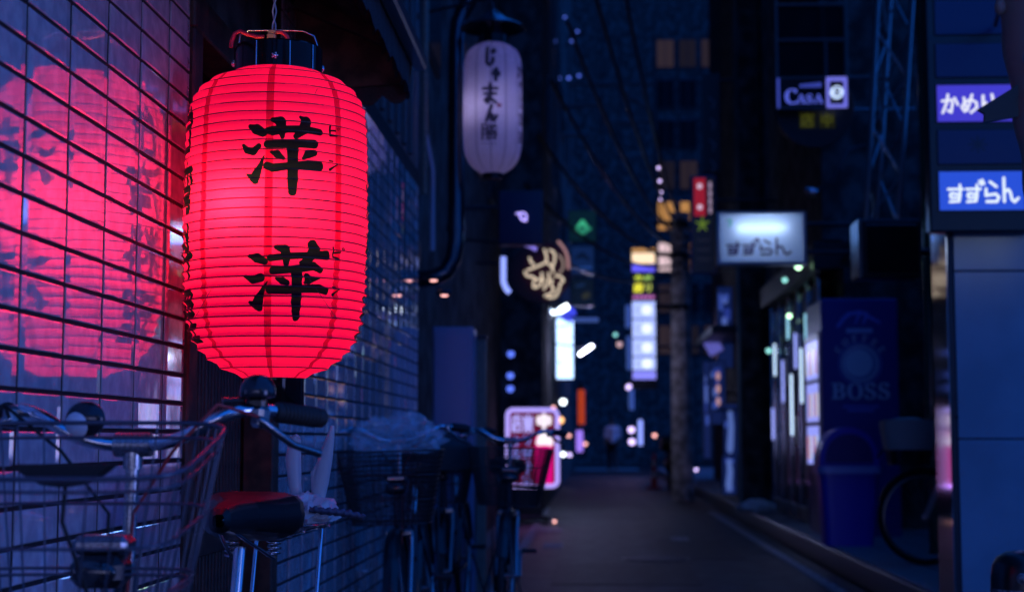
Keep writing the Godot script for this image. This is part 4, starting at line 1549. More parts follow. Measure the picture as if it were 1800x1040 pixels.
	# small lit shop box sign low on the wall beyond
	o = thing("sign_box", "unlit dark steel box sign under the lattice mast", "sign", Vector3((1.943+2.4)/2, (2.647+2.22)/2, -11.6))
	s = Shape.new()
	s.box(Vector3.ZERO, Vector3(0.46, 0.43, 0.3), 0.012)
	part("box_body", s, M.dark_steel, o)
	s = Shape.new()
	s.box(Vector3(0.02, -0.005, 0.152), Vector3(0.37, 0.36, 0.01), 0.003)
	part("glass_front", s, M.dark_glass, o)
	s = Shape.new()
	s.box(Vector3(-0.214, 0, 0.155), Vector3(0.03, 0.43, 0.03), 0.004)
	part("edge_strip", s, M.steel, o)
	s = Shape.new()
	s.tube([Vector3(0.2, 0.0, -0.1), Vector3(1.3, 0.0, -0.1)], 0.03, 8)
	part("bracket", s, M.dark_steel, o)
	lattice_mast()


func disc(im: Image, x: float, y: float, r: float, c: Color) -> void:
	ink(im, [x, y, r * 2], c, Vector2.ONE)


func bin_body(s: Shape, rows: Array, e: float) -> void:
	var cols := 36
	for q in rows:
		for k in cols + 1:
			var g := TAU * k / cols
			var ct := cos(g)
			var sn := sin(g)
			s.vert(Vector3(q[1] * signf(ct) * pow(absf(ct), e), q[0], q[2] * signf(sn) * pow(absf(sn), e)), Vector3(signf(ct) * pow(absf(ct), 2.0 - e), 0.0, signf(sn) * pow(absf(sn), 2.0 - e)).normalized())
	for i in rows.size() - 1:
		for k in cols:
			var p := i * (cols + 1) + k
			s.tri(p, p + 1, p + cols + 2)
			s.tri(p, p + cols + 2, p + cols + 1)


func lettering(called: String, text: String, h: float, o: Node3D, at: Vector3, m: Material, font: String, roll := 0.0) -> void:
	var f := SystemFont.new()
	f.font_names = PackedStringArray([font])
	f.font_weight = 700
	var t := TextMesh.new()
	t.text = text
	t.font = f
	t.font_size = 64
	t.pixel_size = h / 46.0
	t.depth = 0.003
	var p := part(called, t, m, o, at)
	p.rotation.z = roll


func lattice_mast() -> void:
	# triangular lattice sign mast leaning out over the forecourt
	var a0 := Vector3(2.091, 2.68, -11.9)
	var a1 := Vector3(2.22, 4.542, -11.9)
	var b0 := Vector3(2.326, 2.678, -11.9)
	var b1 := Vector3(2.484, 4.538, -11.9)
	var o := thing("lattice_mast", "steel lattice sign mast rising above the dark box sign", "mast", Vector3(a0.x, a0.y, a0.z))
	var rails := [[a0, a1], [b0, b1], [(a0 + b0) / 2 + Vector3(0, 0, -0.22), (a1 + b1) / 2 + Vector3(0, 0, -0.22)]]
	for r in rails:
		var s := Shape.new()
		s.tube([r[0] - a0, r[1] - a0 + (r[1] - r[0]) * 0.3], 0.021, 10)
		part("rail", s, M.steel, o)
	for i in 6:
		for q in [[0, 1], [1, 2], [2, 0]]:
			var s := Shape.new()
			var t0 := i / 5.0
			var t1 := (i + 1) / 5.0
			var p: Vector3 = (rails[q[0]][0] as Vector3).lerp(rails[q[0]][1], t0)
			var e: Vector3 = (rails[q[1]][0] as Vector3).lerp(rails[q[1]][1], t1)
			if i % 2:
				p = (rails[q[1]][0] as Vector3).lerp(rails[q[1]][1], t0)
				e = (rails[q[0]][0] as Vector3).lerp(rails[q[0]][1], t1)
			s.tube([p - a0, e - a0], 0.009, 6)
			part("brace", s, M.steel, o)
	var s := Shape.new()
	s.box(Vector3(0.12, -0.02, -0.08), Vector3(0.4, 0.04, 0.4), 0.005)
	part("base_plate", s, M.dark_steel, o)
	# greenish painted drain pipe to its right
	s = Shape.new()
	var px := 2.657
	s.tube([Vector3(0, 0, 0), Vector3(0, 3.0, 0), Vector3(-0.03, 9.0, 0)], 0.05, 14)
	var pipe := thing("drain_pipe", "glossy green drain pipe between the lattice mast and the sign stack", "pipe", Vector3(px, 0.14, -12.4))
	part("pipe", s, M.green_pipe, pipe)
	for y in [1.2, 2.95, 4.2]:
		s = Shape.new()
		s.lathe([Vector2(0.05, -0.04), Vector2(0.06, -0.036), Vector2(0.06, 0.036), Vector2(0.05, 0.04)], Vector3(0, y, 0), 16)
		part("pipe_socket", s, M.green_pipe, pipe)


func build_shop() -> void:
	# the building beyond the forecourt: end wall, alley front with polished posts and glass
	var o := thing("shop_building", "dark shop building whose glazed front faces the alley beyond the drinks machine", "building", Vector3(2.32, 0.14, -15.7))
	var s := Shape.new()
	s.box(Vector3(2.5, 15.0, -5.0), Vector3(4.6, 30.0, 10.0))
	part("wall", s, M.plaster, o)
	s = Shape.new()
	s.box(Vector3(0.1, 2.74, -2.6), Vector3(0.4, 0.28, 5.2), 0.01)
	part("fascia", s, M.dark_steel, o)
	s = Shape.new()
	s.box(Vector3(0.1, 9.9, -2.6), Vector3(0.2, 14.0, 5.2))
	part("upper_wall", s, M.plaster, o)
	for i in 6:
		s = Shape.new()
		s.tube([Vector3(0.03, 0.0, -0.55 - 0.82 * i), Vector3(0.03, 2.62, -0.55 - 0.82 * i)], 0.036, 16)
		part("polished_post", s, M.mirror, o)
	for i in 5:
		s = Shape.new()
		s.box(Vector3(0.05, 1.35, -0.96 - 0.82 * i), Vector3(0.012, 2.4, 0.72), 0.002)
		part("window", s, M.dark_glass, o)
	for i in 5:
		s = Shape.new()
		s.box(Vector3(0.036, [1.35, 0.62, 1.0, 1.7, 0.8][i], -0.9 - 0.82 * i), Vector3(0.006, 0.34, 0.26), 0.001)
		part("notice", s, M.paper_white, o)
	s = Shape.new()
	s.box(Vector3(0.06, 0.08, -2.6), Vector3(0.1, 0.16, 5.0), 0.004)
	part("sill", s, M.steel, o)
	# added glowing strips standing for reflections in the posts, upright, of several colours
	for q in [[-0.75, 1.9, 0.35, 0], [-0.98, 1.25, 0.55, 1], [-1.2, 2.1, 0.3, 2], [-1.62, 1.6, 0.6, 0], [-2.1, 1.9, 0.4, 1], [-2.5, 1.3, 0.7, 0], [-2.75, 2.2, 0.25, 2], [-3.3, 1.6, 0.5, 1], [-4.1, 1.9, 0.4, 0], [-4.4, 1.1, 0.4, 1]]:
		s = Shape.new()
		s.tube([Vector3(-0.02, q[1] - q[2] / 2, q[0]), Vector3(-0.02, q[1] + q[2] / 2, q[0])], 0.013, 8)
		part("reflection_strip", s, [M.strip_white, M.strip_lilac, M.strip_teal, M.strip_rose][q[3]], o)
	o = thing("shop_column", "teal edged dark column at the end of the shop front", "column", Vector3(2.13, 0.14, -21.4))
	s = Shape.new()
	s.box(Vector3(0.02, 4.0, 0), Vector3(0.3, 8.0, 0.5), 0.01)
	part("column_shaft", s, M.plaster, o)
	s = Shape.new()
	s.box(Vector3(-0.145, 1.9, 0.245), Vector3(0.03, 3.8, 0.03), 0.004)
	part("edge_strip", s, M.teal, o)
	# projecting light box: a tube behind white acrylic
	var bx0 := 1.072
	var bx1 := 1.758
	var by0 := 2.518
	var by1 := 2.913
	var w := bx1 - bx0
	var h := by1 - by0
	var c := Vector3((bx0 + bx1) / 2, (by0 + by1) / 2, -13.0)
	o = thing("light_box_sign", "white light box sign with dark lettering projecting over the alley, its tube glowing", "sign", c)
	s = Shape.new()
	for q in [[0.0, h / 2 + 0.012, w + 0.048, 0.024], [0.0, -h / 2 - 0.012, w + 0.048, 0.024], [-w / 2 - 0.012, 0.0, 0.024, h], [w / 2 + 0.012, 0.0, 0.024, h]]:
		s.box(Vector3(q[0], q[1], -0.06), Vector3(q[2], q[3], 0.15), 0.0)
	s.box(Vector3(0, 0, -0.14), Vector3(w, h, 0.01))
	part("box_frame", s, M.box_white, o)
	s = Shape.new()
	for q in [[0.0, h / 2 + 0.025, w + 0.06, 0.006], [0.0, -h / 2 - 0.025, w + 0.06, 0.006], [-w / 2 - 0.027, 0.0, 0.006, h + 0.05], [w / 2 + 0.027, 0.0, 0.006, h + 0.05]]:
		s.box(Vector3(q[0], q[1], -0.06), Vector3(q[2], q[3], 0.17), 0.0)
	part("box_shell", s, M.black, o)
	var im := picture(512, 292, lin(0.46, 0.6, 0.86))
	var dark := lin(0.03, 0.012, 0.08)
	write(im, "su", 42, 170, 78, 84, 12, dark)
	write(im, "zu", 140, 170, 84, 84, 12, dark)
	write(im, "ra", 244, 172, 86, 82, 13, dark)
	write(im, "n", 336, 176, 96, 78, 14, dark)
	ink(im, [48, 40, 12, 66, 36, 12, 70, 58, 12, 54, 76, 10], lin(0.1, 0.5, 0.45), Vector2.ONE)
	var ac := printed(im, 0.3)
	ac.backlight_enabled = true
	ac.backlight = Color(1, 1, 1)
	part("acrylic_face", face(w, h), ac, o, Vector3(0, 0, 0.008))
	s = Shape.new()
	s.tube([Vector3(-w * 0.31, h * 0.2, -0.045), Vector3(w * 0.31, h * 0.2, -0.045)], 0.013, 12)
	part("lamp_tube", s, glow(0.82, 0.9, 1.0, 16.0), o)
	s = Shape.new()
	s.tube([Vector3(w / 2, h * 0.3, -0.08), Vector3(1.1, h * 0.3, -0.08), Vector3(1.1, h * 0.3, -2.7)], 0.02, 8)
	s.tube([Vector3(w / 2, -h * 0.3, -0.08), Vector3(1.1, -h * 0.3, -0.08), Vector3(1.1, h * 0.3, -0.08)], 0.02, 8)
	part("bracket", s, M.dark_steel, o)
	area_lamp("sign_lamp", c + Vector3(0, 0.05, 0.03), Vector3.BACK, Vector2(w * 0.8, h * 0.5), Color(0.35, 0.6, 1.0), 0.12)
	build_club_sign()


func build_club_sign() -> void:
	var d := 15.1
	var x0 := 1.814
	var x1 := 2.488
	var xm := 2.291
	var top := 5.662
	var b0 := 4.248
	var b1 := 4.546
	var o := thing("hanging_sign_rack", "dark ladder of hanging sign plates, the lowest lit with a round badge", "sign", Vector3(x0, b0, -15.1))
	var s := Shape.new()
	for x in [0.0, x1 - x0]:
		s.tube([Vector3(x, 0, 0), Vector3(x, top - b0, 0)], 0.016, 8)
	for y in [0.0, b1 - b0, 4.924 - b0, 5.275 - b0]:
		s.tube([Vector3(0, y, 0), Vector3(x1 - x0, y, 0)], 0.013, 8)
	s.tube([Vector3(xm - x0, 0, 0), Vector3(xm - x0, 4.924 - b0, 0)], 0.011, 8)
	s.tube([Vector3(x1 - x0, b1 - b0, 0), Vector3(1.1, b1 - b0, 0)], 0.02, 8)
	part("rack_frame", s, M.rail_grey, o)
	for y in [[b1, 4.924], [4.924, 5.275]]:
		s = Shape.new()
		s.box(Vector3((x1 - x0) / 2, (y[0] + y[1]) / 2 - b0, -0.03), Vector3(x1 - x0 - 0.03, y[1] - y[0] - 0.03, 0.03), 0.004)
		part("blank_plate", s, M.dark_glass, o)
	var h := b1 - b0
	var w := xm - x0
	s = Shape.new()
	s.box(Vector3(w / 2, h / 2, -0.02), Vector3(w - 0.03, h - 0.02, 0.04), 0.004)
	part("name_plate", s, M.black, o)
	lettering("letter", "C", 0.15, o, Vector3(w * 0.28, h * 0.38, 0.005), M.neon_blue, "Droid Serif")
	lettering("letter", "ASA", 0.09, o, Vector3(w * 0.66, h * 0.30, 0.005), M.neon_blue, "Droid Serif")
	s = Shape.new()
	for i in 5:
		s.box(Vector3(w * (0.5 + 0.09 * i), h * 0.74 + 0.002 * i, 0.004), Vector3(0.034, 0.03 + 0.004 * i, 0.006))
	part("small_lettering", s, M.neon_dim, o)
	s = Shape.new()
	s.box(Vector3(0.012, h / 2, 0.004), Vector3(0.024, h, 0.03), 0.004)
	part("edge_lamp", s, M.neon_dim, o)
	var bw := x1 - xm
	s = Shape.new()
	for q in [[0.5, 0.95, 1.0, 0.12], [0.5, 0.05, 1.0, 0.12], [0.07, 0.5, 0.16, 0.8], [0.93, 0.5, 0.16, 0.8]]:
		s.box(Vector3(w + bw * q[0], h * q[1], 0.01), Vector3(bw * q[2], h * q[3], 0.03))
	part("badge_frame", s, M.neon_lilac, o)
	s = Shape.new()
	s.lathe([Vector2(0.0, -0.01), Vector2(0.062, -0.01), Vector2(0.062, 0.01), Vector2(0.0, 0.012)], Vector3(w + bw / 2, h / 2, 0.02), 24, Basis(Vector3.RIGHT, PI / 2))
	part("badge", s, M.neon_white, o)
	lettering("letter", "B", 0.085, o, Vector3(w + bw / 2, h / 2 + 0.0, 0.034), M.badge_ink, "Droid Sans")
	# round dark sign with two faint yellow characters beneath
	var c := Vector3(2.205, 4.291, -15.36)
	o = thing("round_sign", "round dark sign with faint yellow characters below the hanging rack", "sign", c)
	s = Shape.new()
	s.lathe([Vector2(0.0, -0.06), Vector2(0.375, -0.05), Vector2(0.385, -0.04), Vector2(0.385, 0.04), Vector2(0.375, 0.05), Vector2(0.0, 0.05)], Vector3.ZERO, 40, Basis(Vector3.RIGHT, PI / 2))
	part("disc", s, M.dark_steel, o)
	s = Shape.new()
	s.ring(Vector3(0, 0, 0.05), 0.38, 0.011, Basis(Vector3.RIGHT, PI / 2), 48, 8)
	part("rim", s, M.dark_steel, o)
	for q in [[-0.07, "shop"], [0.12, "mid"]]:
		var im := picture(64, 64, lin(0.02, 0.022, 0.006))
		write(im, q[1], 8, 8, 48, 48, 7, lin(0.10, 0.11, 0.012))
		part("character", face(0.16, 0.16), lit_face(im, 0.45), o, Vector3(q[0], -0.12, 0.0535))
	s = Shape.new()
	s.tube([Vector3(0, 0.3, -0.05), Vector3(0, 0.3, -0.34)], 0.014, 8)
	s.tube([Vector3(0.3, 0, -0.04), Vector3(1.0, 0.0, -0.04)], 0.016, 8)
	part("hanger", s, M.steel, o)
	# flood lamp on a bent arm
	var e := Vector3(2.163, 3.48, -15.4)
	o = thing("flood_lamp", "small unlit flood lamp on a bent arm above the light box sign", "lamp", e)
	s = Shape.new()
	s.tube([Vector3.ZERO, Vector3(0.12, 0.03, 0), Vector3(0.2, 0.09, 0), Vector3(0.37, 0.42, 0), Vector3(0.6, 0.5, -0.25)], 0.017, 8)
	part("arm", s, M.dark_steel, o)
	s = Shape.new()
	s.lathe([Vector2(0.0, -0.06), Vector2(0.045, -0.06), Vector2(0.05, 0.0), Vector2(0.025, 0.05), Vector2(0.0, 0.055)], Vector3.ZERO, 16, Basis(Vector3.BACK, 1.2))
	part("lamp_head", s, M.chrome, o)


# ---------------------------------------------------------------- further down the alley
func light_dot(label: String, at: Vector3, r: float, m: Material, group: String) -> void:
	# a small bulb in its socket
	var o := thing("small_lamp", label, "lamp", at, 0.0, group)
	var s := Shape.new()
	s.ball(Vector3.ZERO, Vector3(r, r, r), 12)
	part("bulb", s, m, o)
	s = Shape.new()
	s.lathe([Vector2(0.0, r * 1.6), Vector2(r * 0.6, r * 1.5), Vector2(r * 0.6, r * 0.7), Vector2(0, r * 0.7)], Vector3.ZERO, 12)
	part("socket", s, M.black, o)


func build_far_left() -> void:
	# downpipes and duct at the end of the tile wall
	var o := thing("downpipe", "thin pale downpipe on the end of the tile wall", "pipe", Vector3(-1.058, 0, -9.25))
	var s := Shape.new()
	s.tube([Vector3.ZERO, Vector3(0, 2.0, 0), Vector3(0, 5.2, 0)], 0.015, 10)
	part("pipe", s, M.pale_pipe, o)
	for y in [1.35, 2.55, 3.6]:
		s = Shape.new()
		s.box(Vector3(0, y, 0), Vector3(0.05, 0.03, 0.05), 0.004)
		part("pipe_clip", s, M.dark_steel, o)
	o = thing("downpipe", "short dull beige downpipe beside the thin pale downpipe", "pipe", Vector3(-1.025, 2.2, -9.5))
	s = Shape.new()
	s.tube([Vector3(0, 0.35, 0), Vector3(0, 1.5, 0), Vector3(0, 3.0, 0)], 0.022, 10)
	part("pipe", s, M.beige, o)
	s = Shape.new()
	s.tube([Vector3(0.05, 0.0, 0), Vector3(0.05, 0.5, 0), Vector3(0.0, 0.75, 0)], 0.016, 10)
	part("branch", s, M.pale_pipe, o)
	var dc := -0.839
	o = thing("vent_duct", "thick glossy dark vent duct bending at top and foot, left of the white lantern", "duct", Vector3(dc, 0, -9.6))
	s = Shape.new()
	var pts := [Vector3(-0.26, 2.029, 0.02), Vector3(-0.14, 2.039, 0.02), Vector3(-0.06, 2.078, 0.01), Vector3(-0.015, 2.16, 0), Vector3(0, 2.284, 0), Vector3(0, 3.0, 0), Vector3(0, 3.544, 0), Vector3(0.012, 3.653, 0), Vector3(0.05, 3.744, 0), Vector3(0.2, 4.019, 0)]
	s.tube(pts, 0.052, 18)
	part("duct", s, M.duct, o)
	for y in [2.35, 3.1]:
		s = Shape.new()
		s.lathe([Vector2(0.052, -0.02), Vector2(0.058, -0.018), Vector2(0.058, 0.018), Vector2(0.052, 0.02)], Vector3(0, y, 0), 18)
		part("duct_band", s, M.duct, o)
	# wall returns: dark front, steel cabinet, post
	o = thing("corner_building", "black plastered building whose corner stands out beyond the tile wall", "building", Vector3(-2.4, 0, -16.0))
	s = Shape.new()
	s.box(Vector3(-0.35, 15.0, 1.0), Vector3(3.1, 30.0, 11.0))
	part("wall", s, M.plaster, o)
	s = Shape.new()
	s.box(Vector3(0.95, 2.35, 5.7), Vector3(0.5, 0.16, 1.2), 0.01)
	part("canopy", s, M.dark_steel, o)
	for i in 4:
		s = Shape.new()
		s.box(Vector3(1.205, 4.4, 4.5 - 2.4 * i), Vector3(0.04, 1.1, 1.0), 0.006)
		var wd := part("window", s, M.dark_steel, o)
		s = Shape.new()
		s.box(Vector3(1.228, 4.4, 4.5 - 2.4 * i), Vector3(0.012, 0.98, 0.88), 0.002)
		part("pane", s, M.dark_glass, wd)
	var c0 := -1.022
	var c1 := -0.759
	var ct := 1.767
	o = thing("steel_cabinet", "tall plain blue steel cabinet standing at the end of the tile wall", "cabinet", Vector3((c0 + c1) / 2, 0, -10.15))
	s = Shape.new()
	s.box(Vector3(0, ct / 2 + 0.03, 0), Vector3(c1 - c0, ct - 0.06, 0.3), 0.008)
	part("body", s, M.cabinet_blue, o)
	s = Shape.new()
	s.box(Vector3(-0.012, ct / 2 + 0.03, 0.153), Vector3(c1 - c0 - 0.05, ct - 0.14, 0.008), 0.003)
	var dr := part("door", s, M.cabinet_blue, o)
	s = Shape.new()
	s.box(Vector3(0.07, 1.0, 0.163), Vector3(0.02, 0.1, 0.014), 0.004)
	part("handle", s, M.steel, dr)
	for x in [-0.09, 0.09]:
		s = Shape.new()
		s.box(Vector3(x, 0.03, 0.1), Vector3(0.03, 0.06, 0.03), 0.003)
		part("foot", s, M.black, o)
	o = thing("door_post", "brownish painted post between the blue cabinet and the pink sign", "post", Vector3(-0.777, 0, -10.38))
	s = Shape.new()
	s.box(Vector3(0, 1.711 / 2, 0), Vector3(0.15, 1.711, 0.12), 0.006)
	part("shaft", s, M.beige, o)
	s = Shape.new()
	s.box(Vector3(0, 1.711 + 0.01, 0), Vector3(0.17, 0.025, 0.14), 0.004)
	part("cap", s, M.dark_steel, o)
	highlight_lamp(Vector3(-0.946, 2.002, -9.3), "upper of two oval highlights built as small lamps beside the duct's foot")
	highlight_lamp(Vector3(-0.881, 1.912, -9.3), "lower of two oval highlights built as small lamps beside the duct's foot")
	build_white_lantern()


func highlight_lamp(at: Vector3, label: String) -> void:  # glowing stand-in for an oval highlight, hood and arm added
	var o := thing("highlight_lamp", label, "lamp", at)
	var s := Shape.new()
	s.ball(Vector3(0, -0.006, 0.0), Vector3(0.024, 0.008, 0.018), 14)
	part("glass", s, M.dot_pink, o)
	s = Shape.new()
	s.ball(Vector3(0, 0.012, -0.01), Vector3(0.05, 0.022, 0.04), 14)
	s.tube([Vector3(0, 0.015, -0.02), Vector3(-0.06, 0.03, -0.22)], 0.009, 8)
	part("hood", s, M.dark_steel, o)


func build_white_lantern() -> void:
	var c := Vector3(-0.598, 3.055, -9.4)
	var o := thing("paper_lantern", "tall white paper lantern with black hiragana, glowing faintly beyond the duct", "lantern", c)
	var im := lantern_print(1024, 900, lin(0.5, 0.46, 0.68), lin(0.3, 0.27, 0.45), 4.0, 0.0, 12)
	var k := Vector2(0.182 / 0.225, 0.80 / 0.747)
	var ink_c := lin(0.02, 0.02, 0.045)
	var u := func(deg: float) -> float: return (deg + 180.0) / 360.0 * 1024.0
	var mid: float = u.call(-4.0)
	for q in [["ji", -10.0, 60.0, 56.0, 130.0], ["ya", 4.0, 210.0, 36.0, 84.0], ["ma", -14.0, 320.0, 72.0, 130.0], ["un", -9.0, 465.0, 60.0, 110.0], ["sho", -18.0, 590.0, 84.0, 110.0]]:
		write(im, q[0], u.call(q[1]), q[2], q[3], q[4], 21.0 if q[0] != "sho" else 12.0, ink_c)
	disc(im, u.call(16.0), 465, 14, lin(0.2, 0.05, 0.1))
	for i in 6:
		im.fill_rect(Rect2i(int(mid) - 42 + i * 15, 722, 9, 7), lin(0.15, 0.13, 0.25))
	for q in [["ka", 62.0, 160.0], ["ya", 66.0, 260.0], ["ji", 68.0, 370.0], ["ma", 66.0, 490.0], ["su", 66.0, 610.0]]:
		write(im, q[0], u.call(q[1]), q[2], 60.0, 90.0, 14.0, ink_c)
	for q in [["ka", -112.0, 160.0], ["ya", -110.0, 260.0], ["ji", -108.0, 370.0], ["ma", -112.0, 490.0]]:
		write(im, q[0], u.call(q[1]), q[2], 60.0, 90.0, 14.0, ink_c)
	var paper := printed(im, 0.45)
	paper.backlight_enabled = true
	paper.backlight = Color(1, 1, 1)
	paper_lantern(o, 46, 0.0012, 0.0012, k, paper, M.black, 72, -0.372, 0.375)
	var s := Shape.new()
	s.lathe([Vector2(0.08, 0.395), Vector2(0.088, 0.397), Vector2(0.088, 0.455), Vector2(0.08, 0.458), Vector2(0.0, 0.458)], Vector3.ZERO, 32)
	part("top_collar", s, M.lacquer, o)
	s = Shape.new()
	s.lathe([Vector2(0.0, -0.43), Vector2(0.062, -0.43), Vector2(0.062, -0.39), Vector2(0.055, -0.39)], Vector3.ZERO, 32)
	part("bottom_collar", s, M.lacquer, o)
	s = Shape.new()
	s.ball(Vector3(-0.03, 0.0, 0.03), Vector3(0.03, 0.036, 0.03), 12)
	part("light_bulb", s, glow(0.85, 0.75, 1.0, 26.0), o)
	bulb_lamp("white_lantern_lamp", c + Vector3(-0.03, 0.0, 0.03), Color(0.82, 0.72, 1.0), 0.01, 0.03)
	# pointed rain hood and its hanging arm
	s = Shape.new()
	s.lathe([Vector2(0.2, 0.5), Vector2(0.205, 0.503), Vector2(0.19, 0.515), Vector2(0.09, 0.56), Vector2(0.03, 0.61), Vector2(0.012, 0.625), Vector2(0.0, 0.627)], Vector3.ZERO, 32)
	part("rain_hood", s, M.duct, o)
	s = Shape.new()
	s.tube([Vector3(0, 0.458, 0), Vector3(0, 0.66, 0), Vector3(-0.05, 0.69, 0), Vector3(-0.45, 0.69, -0.3)], 0.009, 8)
	part("hanging_arm", s, M.dark_steel, o)


func box_sign(called: String, label: String, px0: Vector3, w: float, h: float, deep: float, face_m: Material, frame_m: Material, category := "sign", group := "") -> Node3D:
	var o := thing(called, label, category, px0, 0.0, group)
	var s := Shape.new()
	s.box(Vector3(0, 0, -deep / 2), Vector3(w, h, deep), minf(0.012, w * 0.1))
	part("sign_case", s, frame_m, o)
	part("sign_face", face(w - 0.03, h - 0.03), face_m, o, Vector3(0, 0, 0.003))
	return o


func arm(o: Node3D, from: Vector3, to: Vector3, r := 0.018) -> void:
	var s := Shape.new()
	s.tube([from, to], r, 8)
	part("bracket", s, M.dark_steel, o)


func neon(o: Node3D, called: String, pts: Array, r: float, m: Material) -> void:
	var c := Curve3D.new()
	for i in pts.size():
		var tan: Vector3 = (pts[mini(i + 1, pts.size() - 1)] - pts[maxi(i - 1, 0)]) / 6.0
		c.add_point(pts[i], -tan, tan)
	var out := []
	var cnt := maxi(pts.size() * 4, 6)
	for i in cnt + 1:
		out.append(c.sample_baked(c.get_baked_length() * i / cnt, true))
	var s := Shape.new()
	s.tube(out, r, 8)
	part(called, s, m, o)


func build_left_signs() -> void:
	# dark box sign with a lilac neon loop
	var o := box_sign("neon_box_sign", "dark blue box sign with lilac neon loop above the neon brush character", Vector3(-0.638, 3.042, -14), 0.41, 0.50, 0.12, M.sign_dark, M.dark_steel)
	neon(o, "neon_tube", [Vector3(-0.04, 0.03, 0.02), Vector3(-0.005, 0.035, 0.02), Vector3(-0.002, 0.0, 0.02), Vector3(0.025, -0.025, 0.02), Vector3(0.055, -0.005, 0.02), Vector3(0.04, 0.035, 0.02), Vector3(0.005, 0.035, 0.02), Vector3(0.0, -0.005, 0.02), Vector3(0.03, -0.032, 0.02), Vector3(0.06, -0.03, 0.02)], 0.008, M.neon_violet)
	arm(o, Vector3(-0.2, 0.1, -0.06), Vector3(-0.75, 0.1, -0.06))
	o = thing("neon_tube_lamp", "lilac neon bar hanging below the dark box sign", "neon tube", Vector3(-0.631, 2.797, -14.2))
	neon(o, "tube", [Vector3(-0.13, 0.04, 0), Vector3(-0.05, 0.032, 0), Vector3(0.05, 0.015, 0), Vector3(0.13, -0.025, 0)], 0.017, M.neon_violet_dim)
	arm(o, Vector3(-0.12, 0.04, -0.02), Vector3(-0.6, 0.1, -0.2), 0.012)
	o = thing("tube_lamp", "pale blue upright tube lamp hooked at its foot, left of the neon character", "lamp", Vector3(-0.876, 2.748, -16))
	neon(o, "tube", [Vector3(-0.03, 0.17, 0), Vector3(-0.03, 0.0, 0), Vector3(-0.028, -0.09, 0), Vector3(0.0, -0.16, 0), Vector3(0.035, -0.2, 0)], 0.028, M.tube_blue)
	arm(o, Vector3(-0.04, 0.1, -0.02), Vector3(-0.35, 0.12, -0.1), 0.014)
	# neon brush character on a dark red disc
	var c := Vector3(-0.671, 3.238, -20.5)
	o = thing("neon_sign", "dark red round board with cream neon brush character and neon arc", "neon sign", c)
	var s := Shape.new()
	s.lathe([Vector2(0.0, -0.05), Vector2(0.40, -0.05), Vector2(0.41, -0.04), Vector2(0.41, 0.0), Vector2(0.0, 0.004)], Vector3.ZERO, 40, Basis(Vector3.RIGHT, PI / 2))
	part("disc_board", s, M.dark_red, o)
	var q := func(pts: Array) -> Array:
		# traced from a 6.93-fold enlargement centred on the disc; 0.00107 m for each of its pixels
		var out := []
		for i in range(0, pts.size(), 2):
			out.append(Vector3((pts[i] - 554.0) * 0.00107, (471.0 - pts[i + 1]) * 0.00107, 0.035))
		return out
	for st in [[420, 290, 440, 350, 480, 380], [390, 450, 500, 410, 620, 350, 625, 260, 600, 190], [640, 360, 690, 400, 720, 400], [360, 460, 390, 520, 470, 530], [570, 480, 570, 560, 500, 560, 440, 520], [480, 570, 470, 660, 540, 640, 600, 560], [660, 480, 650, 600, 600, 670, 610, 690], [660, 200, 720, 230, 730, 330, 700, 420, 720, 480], [700, 560, 690, 640, 720, 690, 680, 740, 600, 770], [730, 520, 800, 530, 840, 580, 800, 620, 780, 700, 730, 780, 640, 790]]:
		neon(o, "neon_tube", q.call(st), 0.012, M.neon_cream)
	for st in [[770, 260, 830, 330, 830, 430, 780, 490]]:
		neon(o, "neon_tube", q.call(st), 0.012, M.neon_cream_dim)
	neon(o, "neon_arc", q.call([770, 90, 850, 190, 890, 300, 900, 440]), 0.016, M.neon_rose)
	arm(o, Vector3(-0.2, 0.2, -0.05), Vector3(-0.75, 0.2, -0.05), 0.02)
	# small square signs beyond it
	var im := picture(96, 112, lin(0.002, 0.012, 0.010))
	ink(im, [30, 60, 10, 48, 44, 22, 66, 62, 10], lin(0.05, 0.5, 0.25), Vector2.ONE)
	ink(im, [22, 72, 12, 48, 78, 20, 74, 66, 12], lin(0.03, 0.3, 0.16), Vector2.ONE)
	o = box_sign("square_sign", "small black square sign with glowing green emblem", Vector3(-0.134, 4.324, -24), 0.44, 0.50, 0.14, lit_face(im, 0.8), M.green_frame)
	arm(o, Vector3(-0.2, 0.1, -0.08), Vector3(-1.1, 0.1, -0.08))
	im = picture(64, 72, lin(0.006, 0.02, 0.09))
	ink(im, [14, 30, 8, 32, 22, 14, 50, 34, 8], lin(0.002, 0.005, 0.02), Vector2.ONE)
	ink(im, [8, 56, 6, 56, 56, 6], lin(0.02, 0.07, 0.3), Vector2.ONE)
	o = box_sign("square_sign", "dim blue square sign under the green emblem sign", Vector3(-0.137, 3.816, -24.2), 0.38, 0.46, 0.12, lit_face(im, 0.7), M.dark_steel)
	arm(o, Vector3(-0.18, 0.1, -0.08), Vector3(-1.1, 0.1, -0.08))
	im = picture(64, 72, lin(0.004, 0.008, 0.012))
	ink(im, [16, 20, 8, 36, 16, 8], lin(0.01, 0.03, 0.1), Vector2.ONE)
	ink(im, [38, 48, 16, 46, 44, 16], lin(0.04, 0.04, 0.012), Vector2.ONE)
	o = box_sign("square_sign", "dim olive square sign, lowest of three small square signs", Vector3(-0.141, 3.337, -24.4), 0.38, 0.44, 0.12, lit_face(im, 0.6), M.dark_steel)
	arm(o, Vector3(-0.18, 0.1, -0.08), Vector3(-1.1, 0.1, -0.08))
	# white upright light box with a blue cap disc
	im = picture(64, 260, lin(0.42, 0.62, 1.0))
	ink(im, [58, 20, 8, 54, 54, 10], lin(0.12, 0.18, 0.5), Vector2.ONE)
